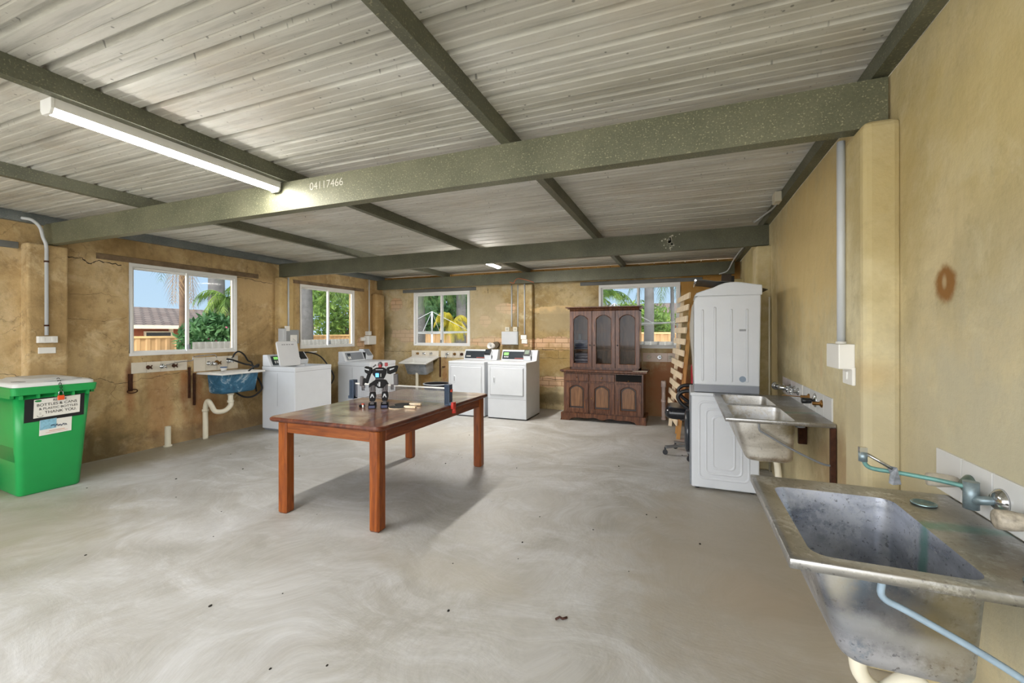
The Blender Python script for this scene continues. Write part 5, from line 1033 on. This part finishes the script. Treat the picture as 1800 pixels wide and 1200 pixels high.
def roofm():
    t = NT('brown_roof_tiles'); P = t.pos(); sep = t.n('ShaderNodeSeparateXYZ'); t.l(P, sep.inputs[0]); cb_ = t.n('ShaderNodeCombineXYZ'); t.l(sep.outputs[1], cb_.inputs[0]); t.l(sep.outputs[0], cb_.inputs[1])
    bt = t.n('ShaderNodeTexBrick'); t.l(cb_.outputs[0], bt.inputs['Vector']); bt.inputs['Scale'].default_value = 1; bt.inputs['Brick Width'].default_value = .33; bt.inputs['Row Height'].default_value = .34; bt.inputs['Mortar Size'].default_value = .03
    bt.inputs['Color1'].default_value = (*srgb(92, 78, 70), 1); bt.inputs['Color2'].default_value = (*srgb(106, 94, 86), 1); bt.inputs['Mortar'].default_value = (*srgb(46, 38, 34), 1); t.set(Base_Color=bt.outputs[0], Roughness=.85); return t.m
M_roof = roofm(); M_hb = plain('red_house_brick', (150, 84, 60), .9, var=.3, scale=8); M_gut = plain('cream_gutter', (216, 200, 176), .6)
def house(name, label, x0, x1, y0, y1, ze, zr, along='Y'):
    t = thing(name, label, 'house', ((x0+x1)/2, (y0+y1)/2, ZG)); MB().box(x0+.5, x1-.5, y0+.5, y1-.5, ZG, ze).build('wall', M_hb, t); m = MB()
    if along == 'Y': m.prism([(x0, ze), (x1, ze), (x1, ze+.12), ((x0+x1)/2, zr), (x0, ze+.12)], 'Y', y0, y1)
    else: m.prism([(y0, ze), (y1, ze), (y1, ze+.12), ((y0+y1)/2, zr), (y0, ze+.12)], 'X', x0, x1)
    m.build('roof', M_roof, t)
    if along == 'Y':
        MB().box(x1-.02, x1+.1, y0, y1, ze-.02, ze+.12).build('gutter', M_gut, t)
        for yy in (11.5, 13.3): MB().box(x1-.6, x1-.45, yy, yy+.15, ZG, ze).build('porch_post', M_gut, t)
        for yy in (8.6, 10.6, 12.4, 14.5): w1 = MB().box(x1-.5, x1-.44, yy, yy+1.0, .3, 1.45).build('window_frame', M_gut, t); MB().box(x1-.44, x1-.43, yy+.06, yy+.94, .36, 1.4).build('pane', plain('dark_house_glass', (60, 66, 74), .15), w1)
    return t
house('neighbour_house', 'low brick house with brown tiled roof beyond the left window', -26, -19.5, 4, 19, 1.57, 2.55)
house('neighbour_house', 'brown-roofed house far beyond the left back window', -13, -5, 22, 31, 1.6, 2.9, 'X')
house('neighbour_house', 'brown-roofed house far beyond the right back window', -5, 9, 22, 29, 1.7, 3.0, 'X')
def leafm(name, a, b, c):
    t = NT(name); n = t.noise(t.pos(), 2.3, 5); t.set(Base_Color=t.ramp(n, [(.35, srgb(*a)), (.5, srgb(*b)), (.65, srgb(*c))]), Roughness=.55, Specular_IOR_Level=.3)
    tr = t.n('ShaderNodeBsdfTranslucent'); tr.inputs[0].default_value = (*srgb(*b), 1); m = t.n('ShaderNodeMixShader'); m.inputs[0].default_value = .3; t.l(t.b.outputs[0], m.inputs[1]); t.l(tr.outputs[0], m.inputs[2]); t.l(m.outputs[0], t.out.inputs[0]); return t.m
ML_p = leafm('palm_green', (40, 62, 34), (68, 92, 46), (112, 134, 74)); ML_g = leafm('grey_green_palm', (58, 76, 58), (86, 106, 78), (124, 140, 108)); ML_y = leafm('yellow_palm', (120, 116, 40), (160, 148, 44), (190, 172, 58)); ML_b = leafm('bush_green', (34, 62, 36), (54, 90, 50), (90, 126, 76)); ML_l = leafm('light_tree_green', (56, 78, 34), (84, 112, 46), (126, 148, 68)); ML_d = leafm('dead_frond', (120, 96, 66), (150, 122, 86), (170, 146, 110))
M_trk = plain('grey_palm_trunk', (92, 90, 88), .9, var=.4, scale=5, bump=.5); M_trk2 = plain('brown_palm_trunk', (104, 82, 64), .9, var=.4, scale=6, bump=.5); M_flw = plain('pink_flower', (226, 96, 140), .6)
def palm(label, x, y, h, nf, fl, seed, mat=ML_p, tr=.14, droop=1.0, trm=M_trk, up=.5, nl=26, lw=.02, ll=.42, dead=0):
    rs = random.Random(seed); t = thing('palm_tree', label, 'palm tree', (x, y, ZG), group='garden palms')
    MB().tube([(x, y, ZG), (x+.03, y, ZG+(h-ZG)*.5), (x, y, h)], tr*1.15, 12, r1=tr*.85).build('trunk', trm, t)
    def fronds(n, el0, el1, mat_, nm, dr):
        mb = MB()
        for k in range(n):
            az = 2*PI*(k+rs.random()*.7)/n; el = rs.uniform(el0, el1); p = Vector((x, y, h)); L = fl*rs.uniform(.85, 1.1); N = 12; d = Vector((math.cos(az)*math.cos(el), math.sin(az)*math.cos(el), math.sin(el))); side0 = Vector((-math.sin(az), math.cos(az), 0)); pts = [p.copy()]
            for j in range(N): d.z -= dr*.19*(.5+j/N); d.normalize(); p = p + d*(L/N); pts.append(p.copy())
            mb.tube([tuple(q) for q in pts], .014, 4, False, r1=.004)
            for j in range(nl):
                f = (j+1.5)/(nl+1.5)*N; i = min(N-1, int(f)); q = pts[i].lerp(pts[i+1], f-i); dd = (pts[i+1]-pts[i]).normalized()
                for s in (-1, 1):
                    l = ll*fl/1.8*math.sin(PI*(.12+.8*j/nl))*rs.uniform(.8, 1.15); v = (side0*s*.75 + dd*.5 + Vector((0, 0, -.75*dr*rs.uniform(.5, 1.2)))).normalized(); e = q+v*l; wv = dd*lw*.5
                    mid = q + v*l*.45 + Vector((0, 0, .02)); mb.add([tuple(q-wv*.6), tuple(q+wv*.6), tuple(mid+wv), tuple(e+Vector((0, 0, -.04))), tuple(mid-wv)], [(0, 1, 2, 3, 4)])
        mb.build(nm, mat_, t, clean=False)
    fronds(nf, -.1, 1.1+up*.3, mat, 'crown', droop)
    if dead: fronds(dead, -1.3, -1.0, ML_d, 'dead_fronds', 1.4)
    return t
palm('tall palm whose fronds hang into the left part of the first left window', -12.9, 7.75, 4.4, 18, 2.3, 1, ML_g, .08, 1.3, M_trk2, dead=4)
palm('grey-trunked tall palm right of centre in the first left window', -12.1, 8.15, 4.3, 18, 2.2, 2, ML_g, .21, 1.25)
palm('low bright palm in front of the grey trunk in the first left window', -11.0, 7.72, 2.25, 22, 1.0, 3, ML_l, .10, 1.5, ll=.5, dead=5)
palm('tall palm at the left margin of the first left window', -14.8, 6.6, 4.9, 16, 2.4, 4, ML_g, .13, 1.3)
palm('palm seen through the left pane of the second left window', -13.2, 12.3, 3.6, 20, 2.2, 5, ML_p, .2, 1.2)
palm('palm seen through the right pane of the second left window', -11.9, 13.6, 3.2, 20, 2.1, 6, ML_l, .16, 1.2)
palm('dense palm filling the left pane of the first back window', -9.3, 14.0, 3.6, 30, 2.4, 7, ML_p, .16, 1.3)
palm('dense palm filling the right pane of the first back window', -7.9, 14.6, 3.7, 30, 2.3, 8, ML_p, .2, 1.3)
palm('small yellow palm in the right pane of the first back window', -7.1, 12.6, 1.75, 22, .85, 9, ML_y, .08, 1.6, ll=.55)
palm('thick dark-trunked palm in the right-hand back window', -.92, 12.6, 4.6, 18, 2.2, 10, ML_g, .13, 1.2, M_trk)
palm('bushy palm left of the thick trunk in the right-hand back window', -2.45, 13.6, 2.5, 20, 1.3, 11, ML_l, .12, 1.2, ll=.5)
palm('drooping palm right of the thick trunk in the right-hand back window', -.35, 14.6, 3.3, 20, 1.9, 12, ML_p, .06, 1.4)
def tree(name, label, cat, x, y, z0, h, r, mat, seed, n=900, ls=.11, flowers=0, trunk=True):
    rs = random.Random(seed); t = thing(name, label, cat, (x, y, ZG))
    st = MB(); st.tube([(x, y, ZG), (x+.05, y+.03, (z0+h)/2)], .05 if r < 1 else .12, 8, r1=.03)
    for q in range(4): a = q*1.6; st.tube([(x, y, z0+.1), (x+r*.5*math.cos(a), y+r*.5*math.sin(a), (z0+h)/2+.2)], .03, 6, r1=.01)
    st.build('trunk', M_trk2, t); mb = MB(); fm = MB()
    for i in range(n):
        while True:
            v = Vector((rs.uniform(-1, 1), rs.uniform(-1, 1), rs.uniform(-1, 1)))
            if .35 < v.length < 1: break
        b = 1+.25*math.sin(5*v.x+seed)*math.cos(4*v.z+v.y*3); c = Vector((x+v.x*r*b, y+v.y*r*b, (z0+h)/2+v.z*(h-z0)/2)); d = Vector((rs.gauss(0, 1), rs.gauss(0, 1), rs.gauss(.2, 1))).normalized(); s = d.orthogonal().normalized()*ls*.16
        mb.add([tuple(c), tuple(c+d*ls*.5+s), tuple(c+d*ls), tuple(c+d*ls*.5-s)], [(0, 1, 2, 3)])
        if i < flowers: fm.ball(tuple(c), .045, (1, 1, .7), 6)
    mb.build('foliage', mat, t, clean=False)
    if flowers: fm.build('flowers', M_flw, t, clean=False)
    return t
tree('oleander_bush', 'bushy green oleander with pink flowers outside the first left window', 'bush', -10.7, 7.15, -.2, 1.85, .72, ML_b, 21, 5200, .19, 22)
tree('garden_tree', 'leafy tree behind the tan fence in the second left window', 'tree', -16.2, 17.5, .8, 5.0, 2.2, ML_l, 22, 5000, .3)
tree('garden_tree', 'leafy tree behind the palms in the first back window', 'tree', -10.5, 18.5, .8, 4.6, 2.2, ML_b, 23, 6000, .32)
tree('garden_tree', 'pale leafy tree behind the left pane of the first back window', 'tree', -12.6, 18.0, .6, 4.4, 1.6, ML_l, 24, 3600, .3)
tree('garden_tree', 'leafy tree behind the back fence in the right-hand back window', 'tree', -1.8, 19.5, .6, 2.7, 1.6, ML_l, 25, 2600, .26)
# rotary clotheslines
def hoist(label, x, y, zt, za, r, ang):
    t = thing('rotary_clothesline', label, 'clothesline', (x, y, ZG)); M_gal = plain('dull_galvanised_pipe', (172, 174, 174), .5, .2)
    MB().tube([(x, y, ZG), (x, y, za)], .03, 12).tube([(x, y, za), (x, y, zt)], .024, 12).build('mast', M_gal, t)
    for k in range(4):
        a = ang+PI/2*k; e = (x+r*math.cos(a), y+r*math.sin(a), za+.06); MB().tube([(x, y, za), e], .012, 8).build('arm', M_gal, t); MB().tube([(x, y, zt), (x+r*.62*math.cos(a), y+r*.62*math.sin(a), za+.04)], .007, 6).build('stay', M_gal, t)
    m = MB()
    for q in (.45, .62, .8, .97):
        for k in range(4):
            a, b = ang+PI/2*k, ang+PI/2*(k+1); m.tube([(x+r*q*math.cos(a), y+r*q*math.sin(a), za+.06*q), (x+r*q*math.cos(b), y+r*q*math.sin(b), za+.06*q)], .004, 5)
    m.build('lines', M_gal, t)
hoist('rotary clothesline outside the first back window', -6.22, 9.9, 1.95, 1.36, 1.7, R(20))
hoist('rotary clothesline outside the right-hand back window', -1.35, 9.2, 2.0, 1.52, 1.5, R(62))
